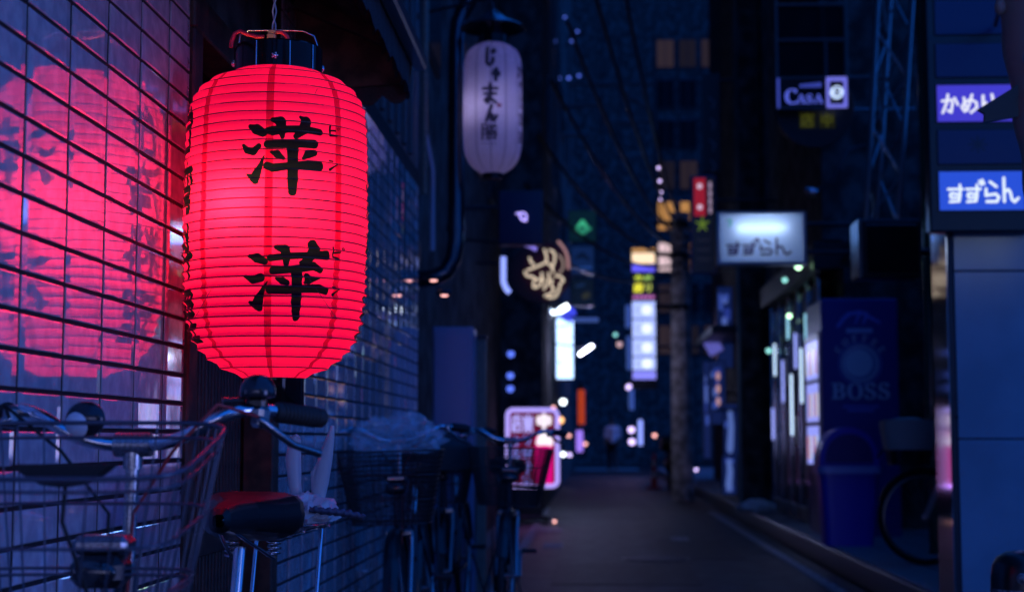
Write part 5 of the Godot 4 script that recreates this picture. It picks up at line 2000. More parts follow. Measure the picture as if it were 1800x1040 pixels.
	ink(im, [10, 66, 6, 50, 62, 5], lin(0.10, 0.15, 0.45), Vector2.ONE)
	for y in [100, 132, 164]:
		ink(im, [52, y, 5, 60, y + 8, 6], lin(0.25, 0.35, 0.8), Vector2.ONE)
	ink(im, [8, 196, 6, 16, 204, 8], lin(0.15, 0.2, 0.6), Vector2.ONE)
	o = box_sign("upright_light_box", "white glowing upright light box under a blue disc, left side of the far alley", Vector3(-0.481, 2.745, -28), 0.33, 1.28, 0.16, lit_face(im, 2.6), M.black)
	arm(o, Vector3(-0.16, 0.3, -0.08), Vector3(-0.6, 0.3, -0.08))
	area_lamp("sign_lamp", Vector3(-0.479, 2.739, -27.9), Vector3.BACK, Vector2(0.3, 1.2), Color(0.4, 0.62, 1.0), 0.1)
	o = thing("blue_disc_sign", "round blue sign on top of the white upright light box", "sign", Vector3(-0.416, 3.268, -27.9))
	s = Shape.new()
	s.lathe([Vector2(0.0, -0.04), Vector2(0.13, -0.04), Vector2(0.14, -0.03), Vector2(0.14, 0.03), Vector2(0.13, 0.04), Vector2(0.0, 0.045)], Vector3.ZERO, 24, Basis(Vector3.RIGHT, PI / 2))
	part("disc", s, M.disc_blue, o)
	arm(o, Vector3(0, -0.06, -0.02), Vector3(-0.7, -0.06, -0.15))
	tube_lamp("short white tube lamp tilted above the blue disc sign", Vector3(-0.481, 3.296, -27), Vector3(0.075, 0.045, 0), 0.05, M.tube_white, Vector3(-0.7, 0.2, 0.0))
	tube_lamp("short white tube lamp tilted right of the white upright light box", Vector3(-0.097, 2.519, -26), Vector3(0.115, 0.08, 0), 0.028, M.tube_white, Vector3(-1.2, 0.2, 0.0))
	light_dot("white round bulb beside the tilted lamp above the upright light box", Vector3(-0.669, 3.218, -27), 0.055, M.dot_white, "")
	# standing sign on castors, its face red with white characters
	build_standing_sign()


func tube_lamp(label: String, at: Vector3, half: Vector3, r: float, m: Material, to: Vector3) -> void:
	var o := thing("tube_lamp", label, "lamp", at)
	var s := Shape.new()
	s.tube([-half, half], r, 12)
	part("tube", s, m, o)
	s = Shape.new()
	s.tube([-half * 1.15 + Vector3(0, r * 1.3, -r), half * 1.15 + Vector3(0, r * 1.3, -r)], r * 0.7, 8)
	s.tube([Vector3(0, r * 1.3, -r), to], 0.012, 6)
	part("batten", s, M.dark_steel, o)


func build_standing_sign() -> void:
	var d := 19.6
	var x0 := -1.079
	var x1 := -0.411
	var y0 := 0.443
	var y1 := 1.433
	var w := x1 - x0
	var h := y1 - y0
	var o := thing("standing_sign", "red standing light box sign with white characters and rounded pale rim", "sign", Vector3((x0 + x1) / 2, 0, -19.6))
	var s := Shape.new()
	s.prism(rounded(w, h, 0.085, 0.0), 0.16, Transform3D(Basis(), Vector3(0, (y0 + y1) / 2, -0.09)))
	part("case", s, M.black, o)
	# the glowing rim: a rounded frame
	s = Shape.new()
	var ol := rounded(w - 0.045, h - 0.045, 0.07, 0.0)
	var pts := []
	for p in ol:
		pts.append(Vector3(p.x, p.y + (y0 + y1) / 2, 0.0))
	s.tube(pts, 0.026, 8, true)
	part("rim_light", s, M.rim_lilac, o)
	var im := picture(220, 330, lin(0.10, 0.002, 0.02))
	var white := lin(1.0, 0.9, 1.0)
	var lilac := lin(0.42, 0.38, 0.9)
	im.fill_rect(Rect2i(124, 92, 84, 238), lin(0.62, 0.0, 0.17))
	write(im, "shop", 14, 16, 44, 74, 11, lilac)
	write(im, "work", 66, 16, 46, 74, 12, lilac)
	write(im, "mid", 132, 14, 66, 62, 17, white)
	ink(im, [142, 140, 30, 152, 118, 34, 166, 106, 40, 182, 118, 34, 194, 142, 30], white, Vector2.ONE)
	ink(im, [150, 136, 34, 188, 136, 34], white, Vector2.ONE)
	for g in [["ka", 14.0, 112.0], ["ri", 66.0, 106.0], ["ma", 14.0, 172.0], ["su", 66.0, 166.0], ["me", 66.0, 226.0], ["n", 16.0, 236.0], ["ra", 66.0, 284.0]]:
		write(im, g[0], g[1], g[2], 38, 44, 8, lin(0.16, 0.2, 0.7))
	part("sign_face", face(w - 0.09, h - 0.09), lit_face(im, 1.15), o, Vector3(0, (y0 + y1) / 2, -0.004))
	s = Shape.new()
	s.box(Vector3(-0.02, 0.28, -0.09), Vector3(0.3, 0.34, 0.12), 0.01)
	s.box(Vector3(-0.02, 0.075, -0.09), Vector3(0.46, 0.06, 0.4), 0.012)
	part("stand", s, M.black, o)
	for x in [-0.2, 0.16]:
		for z in [0.06, -0.24]:
			s = Shape.new()
			s.ring(Vector3(x, 0.026, z), 0.016, 0.01, Basis(Vector3.BACK, PI / 2), 14, 6)
			part("castor", s, M.rubber, o)
	area_lamp("sign_lamp", Vector3((x0 + x1) / 2, y0 + 0.03, -19.565), Vector3(0, -0.6, 1.0), Vector2(w - 0.16, 0.02), Color(0.8, 0.5, 1.0), 0.03)


func rounded(w: float, h: float, r: float, grow: float) -> PackedVector2Array:
	var out := PackedVector2Array()
	for q in [[1, 1, 0.0], [-1, 1, 90.0], [-1, -1, 180.0], [1, -1, 270.0]]:
		for i in 7:
			var g := deg_to_rad(q[2] + 15.0 * i)
			out.append(Vector2(q[0] * (w / 2 - r) + r * cos(g), q[1] * (h / 2 - r) + r * sin(g)))
	return out


func build_far_signs() -> void:
	# tall sign of stacked light boxes
	var o := thing("sign_tower", "tall upright sign of stacked light boxes, amber at top and white below", "sign", Vector3(1.136, 3.647, -34))
	var s := Shape.new()
	var top := 5.241 - 3.647
	var low := 2.117 - 3.647
	s.box(Vector3(0, (top + low) / 2, -0.12), Vector3(0.55, top - low, 0.2), 0.01)
	part("tower_frame", s, M.black, o)
	var y := top - 0.04
	for q in [[0.10, "amber"], [0.26, "cream"], [0.18, "blue"], [0.46, "letters"], [0.16, "pink"], [0.40, "white"], [0.42, "white"], [0.40, "white"], [0.30, "white"], [0.20, "lilac"]]:
		var hh: float = q[0]
		var im := picture(96, int(hh * 190), lin(0.5, 0.55, 0.9))
		match q[1]:
			"amber": im.fill(lin(0.5, 0.25, 0.08))
			"cream": im.fill(lin(1.0, 0.75, 0.5))
			"blue": im.fill(lin(0.12, 0.1, 0.9))
			"letters":
				im.fill(lin(0.004, 0.006, 0.01))
				write(im, "ka", 12, 8, 32, 32, 7, lin(0.5, 0.6, 0.05))
				write(im, "me", 52, 8, 32, 32, 7, lin(0.3, 0.5, 0.1))
				write(im, "shop", 10, 48, 34, 34, 8, lin(0.8, 0.75, 0.04))
				write(im, "ri", 54, 48, 28, 34, 7, lin(0.45, 0.5, 0.08))
			"pink":
				im.fill(lin(0.05, 0.01, 0.06))
				for i in 5:
					disc(im, 12 + i * 18, 15, 7, lin(0.6, 0.2, 0.55))
			"lilac": im.fill(lin(0.22, 0.22, 0.85))
			_:
				im.fill(lin(0.4, 0.5, 1.0))
				disc(im, 60, im.get_height() / 2, 22, lin(0.8, 0.88, 1))
				ink(im, [22, im.get_height() * 0.3, 5, 26, im.get_height() * 0.8, 5], lin(0.3, 0.36, 0.8), Vector2.ONE)
				ink(im, [12, im.get_height() * 0.5, 5, 38, im.get_height() * 0.45, 5], lin(0.3, 0.36, 0.8), Vector2.ONE)
		s = Shape.new()
		s.box(Vector3(0, y - hh / 2, -0.03), Vector3(0.53, hh - 0.02, 0.05), 0.005)
		var bx := part("sign_box", s, M.black, o)
		part("sign_face", face(0.5, hh - 0.03), lit_face(im, 1.25), bx, Vector3(0, y - hh / 2, -0.002))
		y -= hh
	arm(o, Vector3(0.25, 0.6, -0.12), Vector3(1.3, 0.6, -0.12), 0.03)
	arm(o, Vector3(0.25, -0.6, -0.12), Vector3(1.3, -0.6, -0.12), 0.03)
	area_lamp("sign_lamp", Vector3(1.123, 2.894, -33.8), Vector3.BACK, Vector2(0.5, 1.4), Color(0.4, 0.6, 1.0), 0.1)
	# red upright sign with white spots and a green star
	var im2 := picture(80, 300, lin(0.004, 0.004, 0.006))
	im2.fill_rect(Rect2i(8, 4, 40, 120), lin(0.35, 0.01, 0.02))
	disc(im2, 28, 30, 9, lin(0.8, 0.6, 0.8))
	disc(im2, 28, 96, 9, lin(0.8, 0.6, 0.8))
	for i in 4:
		ink(im2, [64, 20 + i * 26, 10, 64, 34 + i * 26, 10], lin(0.4, 0.28, 0.42), Vector2.ONE)
	for i in 5:
		var g := TAU * i / 5 - PI / 2
		ink(im2, [36, 150, 12, 36 + 24 * cos(g), 150 + 24 * sin(g), 4], lin(0.12, 0.2, 0.01), Vector2.ONE)
	for i in 3:
		ink(im2, [20, 200 + 30 * i, 6, 58, 200 + 30 * i, 6], lin(0.012, 0.012, 0.02), Vector2.ONE)
	o = box_sign("upright_sign", "red upright sign with white spots and green star left of the white light box", Vector3(1.369, 3.653, -19), 0.31, 1.2, 0.12, lit_face(im2, 0.8), M.edge_blue)
	arm(o, Vector3(0.15, 0.3, -0.06), Vector3(0.9, 0.3, -0.06))
	# black banner sign above it
	o = thing("black_banner", "long black hanging signboard above the red upright sign", "sign", Vector3(1.706, 5.52, -22))
	s = Shape.new()
	s.box(Vector3.ZERO, Vector3(0.26, 1.4, 0.08), 0.006)
	part("board", s, M.black, o)
	for i in 4:
		s = Shape.new()
		s.tube([Vector3(-0.03 + 0.02 * (i % 2), 0.35 - 0.3 * i, 0.045), Vector3(0.05, 0.27 - 0.3 * i, 0.045), Vector3(0.02, 0.18 - 0.3 * i, 0.045)], 0.014, 6)
		part("letter_stroke", s, M.grey_letter, o)
	arm(o, Vector3(0.1, 0.6, 0), Vector3(0.9, 0.6, 0), 0.025)
	# utility pole
	o = thing("utility_pole", "concrete utility pole on the right of the far alley, cables round its top", "utility pole", Vector3(1.543, 0, -27))
	s = Shape.new()
	s.tube([Vector3.ZERO, Vector3(0, 3, 0), Vector3(0, 4.95, 0)], [0.19, 0.175, 0.165], 20)
	part("pole", s, M.pole, o)
	for y2 in [3.3, 4.2, 4.75]:
		s = Shape.new()
		s.lathe([Vector2(0.15, -0.05), Vector2(0.2, -0.045), Vector2(0.2, 0.045), Vector2(0.15, 0.05)], Vector3(0, y2, 0), 18)
		s.tube([Vector3(0, y2, 0.1), Vector3(-0.45, y2 + 0.02, 0.15)], 0.04, 8)
		part("bracket_band", s, M.black, o)
	for i in 7:
		s = Shape.new()
		var hh := 3.9 + 0.14 * i
		var pts := []
		for k in 13:
			var t := k / 12.0
			pts.append(Vector3(lerpf(0.0, -2.6 + 0.2 * i, t), hh + 0.3 * i * t - 1.6 * t * (1.0 - t), lerpf(0.15, 6.0 + i, t)))
		s.tube(pts, 0.022, 5)
		part("cable", s, M.black, o)
	for i in 5:
		s = Shape.new()
		var hh := 4.0 + 0.18 * i
		var pts := []
		for k in 13:
			var t := k / 12.0
			pts.append(Vector3(lerpf(0.0, 2.4, t), hh - 0.4 * t - 1.0 * t * (1.0 - t), lerpf(0.1, 8.0 - i, t)))
		s.tube(pts, 0.02, 5)
		part("cable", s, M.black, o)
	# string of four bulbs
	for q in [[1158, 295, "topmost"], [1160, 318, "second"], [1162, 338, "third"], [1162, 350, "lowest"]]:
		light_dot("%s bulb of four on the cable left of the utility pole" % q[2], pix(q[0], q[1], 26.0), 0.026, M.dot_lilac, "string of four bulbs")
	s = Shape.new()
	s.tube([Vector3(1.14, 7.266, -26) - Vector3(1.137, 5.809, -26), Vector3.ZERO, Vector3(1.175, 4.751, -26) - Vector3(1.137, 5.809, -26), Vector3(1.374, 4.469, -26.8) - Vector3(1.137, 5.809, -26)], 0.012, 6)
	solo("cable", s, M.black, "thin black cable carrying four small bulbs beside the pole", "cable", Vector3(1.137, 5.809, -26))


# where a pixel of the photograph lies at a distance along the alley (same camera as above)
func pix(x: float, y: float, d: float) -> Vector3:
	var v := Basis.from_euler(Vector3(0.09102, 0.05102, 0)) * Vector3((x - 900.0) / 2750.0, -(y - 520.0) / 2750.0, -1.0)
	return Vector3(0, 1.05, 0) + v * (d / -v.z)


func build_far_end() -> void:
	var o := thing("building", "tall black building closing the left of the far alley", "building", Vector3(-3.0, 0, -40.0))
	var s := Shape.new()
	s.box(Vector3(0.3, 15.0, 0), Vector3(4.0, 30.0, 36.0))
	part("wall", s, M.plaster, o)
	for i in 5:
		for r in 3:
			s = Shape.new()
			s.box(Vector3(2.31, 3.6 + 2.6 * r, 15.0 - 4.0 * i), Vector3(0.05, 1.2, 1.4), 0.006)
			var w := part("window", s, M.dark_steel, o)
			s = Shape.new()
			s.box(Vector3(2.34, 3.6 + 2.6 * r, 15.0 - 4.0 * i), Vector3(0.012, 1.06, 1.26))
			part("pane", s, M.dark_glass, w)
	o = thing("building", "dark building on the right of the far alley behind the blue posters", "building", Vector3(4.6, 0, -37.0))
	s = Shape.new()
	s.box(Vector3(1.0, 15.0, 4.5), Vector3(5.6, 30.0, 8.0))
	part("wall", s, M.plaster, o)
	for i in 2:
		s = Shape.new()
		s.box(Vector3(-1.82, 3.4, 6.5 - 4.0 * i), Vector3(0.05, 1.2, 1.6), 0.006)
		part("window", s, M.dark_steel, o)
	o = thing("building", "dark low building between the shop column and the utility pole", "building", Vector3(3.9, 0, -24.3))
	s = Shape.new()
	s.box(Vector3(0.0, 15.0, 0.0), Vector3(3.3, 30.0, 4.8))
	part("wall", s, M.plaster, o)
	s = Shape.new()
	s.box(Vector3(-1.9, 2.6, 0.3), Vector3(0.6, 0.12, 3.6), 0.01)
	part("canopy", s, M.dark_steel, o)
	o = thing("end_building", "tall dark building across the far end of the alley with fire escape rails", "building", Vector3(0, 0, -66))
	s = Shape.new()
	s.box(Vector3(-8.0, 15.0, -2.0), Vector3(20.6, 30.0, 4.0))
	part("wall", s, M.plaster, o)
	# lit facade right of the pole
	o = thing("lit_building", "distant building with lit windows seen between pole and black signboard", "building", Vector3(5.6, 0, -66))
	s = Shape.new()
	s.box(Vector3(0, 15.0, -2.0), Vector3(6.6, 30.0, 4.0))
	part("wall", s, M.plaster, o)
	for r in 8:
		for c in 4:
			s = Shape.new()
			var at := Vector3(-2.4 + 0.95 * c, 5.2 + 1.75 * r, 0.02)
			s.box(at, Vector3(0.8, 1.3, 0.08), 0.01)
			var w := part("window", s, M.dark_steel, o)
			var kind := (r * 3 + c * 5) % 7
			var gm: Material = [M.win_rose, M.dark_glass, M.dark_glass, M.win_rose_dim, M.dark_glass, M.win_dim, M.dark_glass][kind]
			if r == 2 or r == 3:
				gm = [M.win_amber, M.win_amber, M.win_white, M.win_amber][(c + r) % 4] if c < 2 else M.win_dim
			for k in 2:
				part("lit_pane", face(0.34, 1.18), gm, w, at + Vector3(-0.185 + 0.37 * k, 0, 0.046))
	# fire escape: rails and a stair seen faintly
	o = thing("fire_escape", "faint steel fire escape rails high across the dark far wall", "fire escape", Vector3(0.617, 10.176, -40))
	for q in [[1000, 148, 1152, 146], [1085, 152, 1152, 200], [940, 190, 1050, 184], [1060, 215, 1148, 213], [1095, 275, 1145, 270], [990, 236, 1040, 236]]:
		s = Shape.new()
		var a := pix(q[0], q[1], 40.0)
		var b := pix(q[2], q[3], 40.6)
		s.tube([a - o.position, b - o.position], 0.05, 8)
		part("rail", s, M.rail_grey, o)
	s = Shape.new()
	for x in [1000, 1060, 1090, 1150]:
		s.tube([pix(x, 60, 40.4) - o.position, pix(x, 330, 40.4) - o.position], 0.03, 6)
	s.tube([pix(1000, 80, 40.4) - o.position, pix(1000, 80, 40.4) - o.position + Vector3(-3.0, 0, 0)], 0.03, 6)
	part("post", s, M.dark_steel, o)
	# blue and amber pinpricks up there
	var n := 0
	for q in [[948, 73, 0.03], [980, 76, 0.035], [993, 30, 0.03], [1005, 72, 0.03], [1015, 55, 0.03], [942, 152, 0.03], [975, 145, 0.045], [1000, 137, 0.04], [1018, 133, 0.035]]:
		light_dot(["left of the upper", "second of the upper", "topmost", "third of the upper", "right of the upper", "first of the lower", "second of the lower", "third of the lower", "last of the lower"][n] + " blue pilot lights on the dark far facade", pix(q[0], q[1], 38.0), q[2], M.dot_blue, "blue pilot lights high on the facade")
		n += 1
	build_street_life()


func build_street_life() -> void:
	# small lamps low in the distance
	var dots := [
		[973, 716, 21.5, 0.028, "rose", "rose bulb touching the top corner of the standing sign"],
		[990, 706, 30.0, 0.06, "white", "white lamp above the orange glow right of the standing sign"],
		[985, 738, 30.0, 0.07, "amber", "amber lamp right of the standing sign's top"],
		[1000, 766, 36.0, 0.05, "rose", "faint rose lamp low between standing sign and violet tube"],
		[990, 798, 34.0, 0.05, "white", "white lamp low beside the standing sign"],
		[1001, 799, 34.0, 0.045, "lilac", "lilac lamp low beside the white lamp by the standing sign"],
		[1029, 780, 34.0, 0.04, "rose", "rose bulb beside the foot of the violet tube"],
		[1110, 755, 44.0, 0.09, "lilac", "upper of two lilac lamps behind the walking person"],
		[1111, 776, 44.0, 0.09, "lilac", "lower of two lilac lamps behind the walking person"],
		[1106, 680, 42.0, 0.08, "lilac", "lilac lamp below the blue lamps left of the sign tower"],
		[1082, 588, 40.0, 0.05, "teal", "small teal lamp left of the sign tower"],
		[1089, 605, 47.0, 0.08, "rose_dim", "dull rose lamp left of the sign tower"],
		[1151, 765, 33.0, 0.045, "rose", "rose warning lamp on top of the red and white stand"],
		[1224, 825, 26.6, 0.03, "lilac", "small lilac lamp at the foot of the utility pole"],
		[975, 916, 19.3, 0.022, "rose", "rose reflector with its glint as added glow on the road by the standing sign"],  # a reflector, its glint made as a glowing bulb
		[1259, 660, 25.0, 0.04, "blue", "blue lamp above the posters on the right"],
		[1380, 492, 17.0, 0.03, "teal", "pale green lamp on a shop post under the white light box"],
		[1404, 468, 16.0, 0.035, "green", "bright pale green bulb just under the white light box"],
		[1388, 555, 17.5, 0.028, "green", "small pale green lamp midway up the shop front"],
		[1352, 616, 19.5, 0.035, "teal", "teal lamp on the shop front's far post"],
		[1546, 905, 12.2, 0.008, "rose", "tiny rose reflector with its glint as added glow beside the parked bicycle's wheel"],
	]
	for q in dots:
		var m: Material = {"rose": M.dot_pink, "white": M.dot_white, "amber": M.dot_amber, "lilac": M.dot_lilac, "teal": M.dot_teal, "rose_dim": M.dot_rose, "blue": M.dot_blue, "green": M.dot_green}[q[4]]
		light_dot(q[5], pix(q[0], q[1], q[2]), q[3], m, "")
	# red and violet upright tubes by the left wall
	tube_lamp("string of dull red paper lamps as an upright strip, left of the walking person", pix(1022, 715, 33.0), Vector3(0.0, 0.36, 0), 0.07, M.tube_red, Vector3(-1.6, 0.0, 0.0))
	tube_lamp("violet upright tube lamp under the red strip", pix(1019, 775, 34.0), Vector3(0.0, 0.23, 0), 0.07, M.tube_violet, Vector3(-1.6, 0.0, 0.0))
	tube_lamp("pale blue upright tube lamp behind the walking person", pix(1126, 760, 45.0), Vector3(0.0, 0.36, 0), 0.06, M.tube_blue, Vector3(-1.6, 0.0, 0.0))
	for q in [[1104, 556, 0.3, "upper"], [1106, 620, 0.45, "middle"], [1110, 700, 0.3, "lower"]]:
		tube_lamp("%s of three dim blue tube lamps left of the sign tower" % q[3], pix(q[0], q[1], 42.0), Vector3(0.0, q[2], 0), 0.07, M.tube_dim, Vector3(-2.0, 0.0, 0.0))
	for q in [[900, 565, 0.42, "left"], [938, 597, 0.22, "lower"], [1030, 562, 0.34, "right"]]:
		tube_lamp("%s of three dim blue level tube lamps below the neon character" % q[3], pix(q[0], q[1], 23.0), Vector3(q[2] * 0.55, 0.0, 0), 0.035, M.tube_dim, Vector3(-0.6, 0.1, -0.3))
	for q in [[898, 622, "upper"], [897, 660, "middle"], [897, 683, "lower"]]:
		light_dot("%s of three dim blue lamps in a column left of the upright light box" % q[2], pix(q[0], q[1], 22.0), 0.05, M.dot_blue, "three dim blue lamps in a column")
	# red and white warning stand
	var o := thing("warning_stand", "red and white barrier stand before the dark scooter", "barrier stand", Vector3(1.302, 0, -33.2))
	var s := Shape.new()
	s.lathe([Vector2(0.16, 0.0), Vector2(0.16, 0.04), Vector2(0.07, 0.06), Vector2(0.035, 0.7), Vector2(0.03, 0.75), Vector2(0, 0.75)], Vector3.ZERO, 18)
	part("cone", s, M.cone_red, o)
	for y in [0.25, 0.48]:
		s = Shape.new()
		s.lathe([Vector2(0.064 - 0.036 * (y - 0.1), y), Vector2(0.066 - 0.036 * (y - 0.1), y + 0.005), Vector2(0.062 - 0.036 * (y - 0.1), y + 0.11), Vector2(0.058 - 0.036 * (y - 0.1), y + 0.115)], Vector3.ZERO, 18)
		part("band", s, M.paper_white, o)
	bulb_lamp("rose_lamp", pix(1089, 605, 47.0), Color(0.9, 0.72, 0.95), 0.8, 0.06)
	bulb_lamp("tube_light", pix(1033, 617, 25.9), Color(0.75, 0.75, 1.0), 0.7, 0.05)
	make_scooter()
	make_person()
	# tilted glowing panel and lit posters on the right
	var im := picture(64, 64, lin(0.16, 0.16, 0.7))
	o = box_sign("poster_box", "small lilac light box tilted over the posters on the right", pix(1254, 608, 24.5), 0.26, 0.28, 0.05, lit_face(im, 0.6), M.black)
	o.rotation = Vector3(0.0, 0.0, 0.5)
	arm(o, Vector3(0.1, 0, -0.03), Vector3(0.9, -0.4, -0.03))
	for q in [[1275, 575, 0.26, 1.3, 0, "tall blue poster highest beside the shop column"], [1262, 690, 0.26, 1.0, 1, "blue poster with rose spots behind the shop column"], [1285, 760, 0.24, 0.9, 2, "blue poster with pale figure low beside the shop column"], [1243, 720, 0.14, 1.5, 3, "narrow dim blue poster nearest the utility pole"], [1283, 835, 0.24, 0.6, 4, "pale blue poster lowest beside the shop column"]]:
		im = picture(64, 128, lin(0.008, 0.02, 0.12))
		for i in 7:
			var c: Color = [lin(0.06, 0.12, 0.6), lin(0.03, 0.06, 0.4), lin(0.12, 0.2, 0.7)][i % 3]
			im.fill_rect(Rect2i(rng.randi_range(4, 30), rng.randi_range(4, 100), rng.randi_range(10, 28), rng.randi_range(8, 24)), c)
		if q[4] == 1:
			for i in 3:
				disc(im, 34, 30 + 26 * i, 9, lin(0.85, 0.45, 0.45))
		if q[4] == 2 or q[4] == 4:
			ink(im, [30, 20, 22, 34, 50, 26, 28, 96, 30], lin(0.14, 0.24, 0.75), Vector2.ONE)
		o = box_sign("lit_poster", q[5], pix(q[0], q[1], 24.8 - 0.3 * q[4]), q[2], q[3], 0.06, lit_face(im, 0.55), M.black, "poster")
		arm(o, Vector3(0.1, 0, -0.04), Vector3(0.7, 0, -0.04))


func make_scooter() -> void:
	var o := thing("scooter", "dark parked scooter by the foot of the utility pole", "scooter", Vector3(1.661, 0, -31), -PI / 2 + 0.15)
	var s := Shape.new()
	for x in [0.6, -0.6]:
		s = Shape.new()
		s.ring(Vector3(x, 0.22, 0), 0.17, 0.05, Basis(Vector3.RIGHT, PI / 2), 28, 10)
		part("wheel", s, M.rubber, o)
	s = Shape.new()
	s.ball(Vector3(-0.45, 0.55, 0), Vector3(0.38, 0.2, 0.17), 20)
	s.box(Vector3(0.05, 0.3, 0), Vector3(0.5, 0.08, 0.3), 0.03)
	s.prism(PackedVector2Array([Vector2(0.3, 0.3), Vector2(0.42, 0.28), Vector2(0.52, 0.7), Vector2(0.42, 0.95), Vector2(0.34, 0.9)]), 0.36, Transform3D())
	part("body", s, M.black, o)
	s = Shape.new()
	s.ball(Vector3(-0.4, 0.76, 0), Vector3(0.36, 0.06, 0.14), 18)
	part("seat", s, M.vinyl, o)
	s = Shape.new()
	s.tube([Vector3(0.34, 1.0, -0.34), Vector3(0.40, 1.03, -0.1), Vector3(0.40, 1.03, 0.1), Vector3(0.34, 1.0, 0.34)], 0.016, 8)
	s.tube([Vector3(0.40, 1.03, 0), Vector3(0.6, 0.25, 0)], 0.025, 8)
	part("handlebar", s, M.dark_steel, o)
	s = Shape.new()
	s.ball(Vector3(0.50, 0.92, 0), Vector3(0.05, 0.07, 0.09), 14)
	part("headlight", s, M.paper_white, o)
	s = Shape.new()
	s.box(Vector3(-0.72, 0.95, 0), Vector3(0.34, 0.32, 0.36), 0.04)
	part("top_box", s, M.black, o)


# a body as one skin: smooth union of tapered bones, meshed as surface nets
func skin(bones: Array, cell: float, blend: float) -> Shape:
	var lo := Vector3(9, 9, 9)
	var hi := -lo
	for b in bones:
		for q in [[b[0], b[2]], [b[1], b[3]]]:
			lo = lo.min(q[0] - Vector3.ONE * (q[1] + cell * 2))
			hi = hi.max(q[0] + Vector3.ONE * (q[1] + cell * 2))
	var nx := int((hi.x - lo.x) / cell) + 2
	var ny := int((hi.y - lo.y) / cell) + 2
	var nz := int((hi.z - lo.z) / cell) + 2
	var f := PackedFloat32Array()
	f.resize(nx * ny * nz)
	for k in nz:
		for j in ny:
			for i in nx:
				var p := lo + Vector3(i, j, k) * cell
				var d := 9.0
				for b in bones:
					var ab: Vector3 = b[1] - b[0]
					var t := clampf((p - b[0]).dot(ab) / maxf(ab.length_squared(), 1e-9), 0.0, 1.0)
					var e: float = p.distance_to(b[0] + ab * t) - lerpf(b[2], b[3], t)
					var h := clampf(0.5 + 0.5 * (d - e) / blend, 0.0, 1.0)
					d = lerpf(d, e, h) - blend * h * (1.0 - h)
				f[(k * ny + j) * nx + i] = d
	var s := Shape.new()
	var id := {}
	for k in nz - 1:
		for j in ny - 1:
			for i in nx - 1:
				var sum := Vector3.ZERO
				var cnt := 0
				var g := Vector3.ZERO
				for e in 12:
					var ax := e / 4
					var o1 := (e & 1)
					var o2 := (e >> 1) & 1
					var a := Vector3i.ZERO
					a[(ax + 1) % 3] = o1
					a[(ax + 2) % 3] = o2
					var b := a
					b[ax] = 1
					var fa := f[((k + a.z) * ny + j + a.y) * nx + i + a.x]
					var fb := f[((k + b.z) * ny + j + b.y) * nx + i + b.x]
					g[ax] += fb - fa
					if (fa < 0.0) != (fb < 0.0):
						sum += Vector3(a) + Vector3(b - a) * (fa / (fa - fb))
						cnt += 1
				if cnt:
					id[(k * ny + j) * nx + i] = s.vert(lo + (Vector3(i, j, k) + sum / cnt) * cell, g.normalized())
	for k in range(1, nz - 1):
		for j in range(1, ny - 1):
			for i in range(1, nx - 1):
				var at := (k * ny + j) * nx + i
				var step := [1, nx, nx * ny]
				for ax in 3:
					if (f[at] < 0.0) != (f[at + step[ax]] < 0.0):
						var u: int = step[(ax + 1) % 3]
						var w: int = step[(ax + 2) % 3]
						var q := [id.get(at, -1), id.get(at - u, -1), id.get(at - u - w, -1), id.get(at - w, -1)]
						if q.min() >= 0:
							s.tri(q[0], q[1], q[2])
							s.tri(q[0], q[2], q[3])
	return s


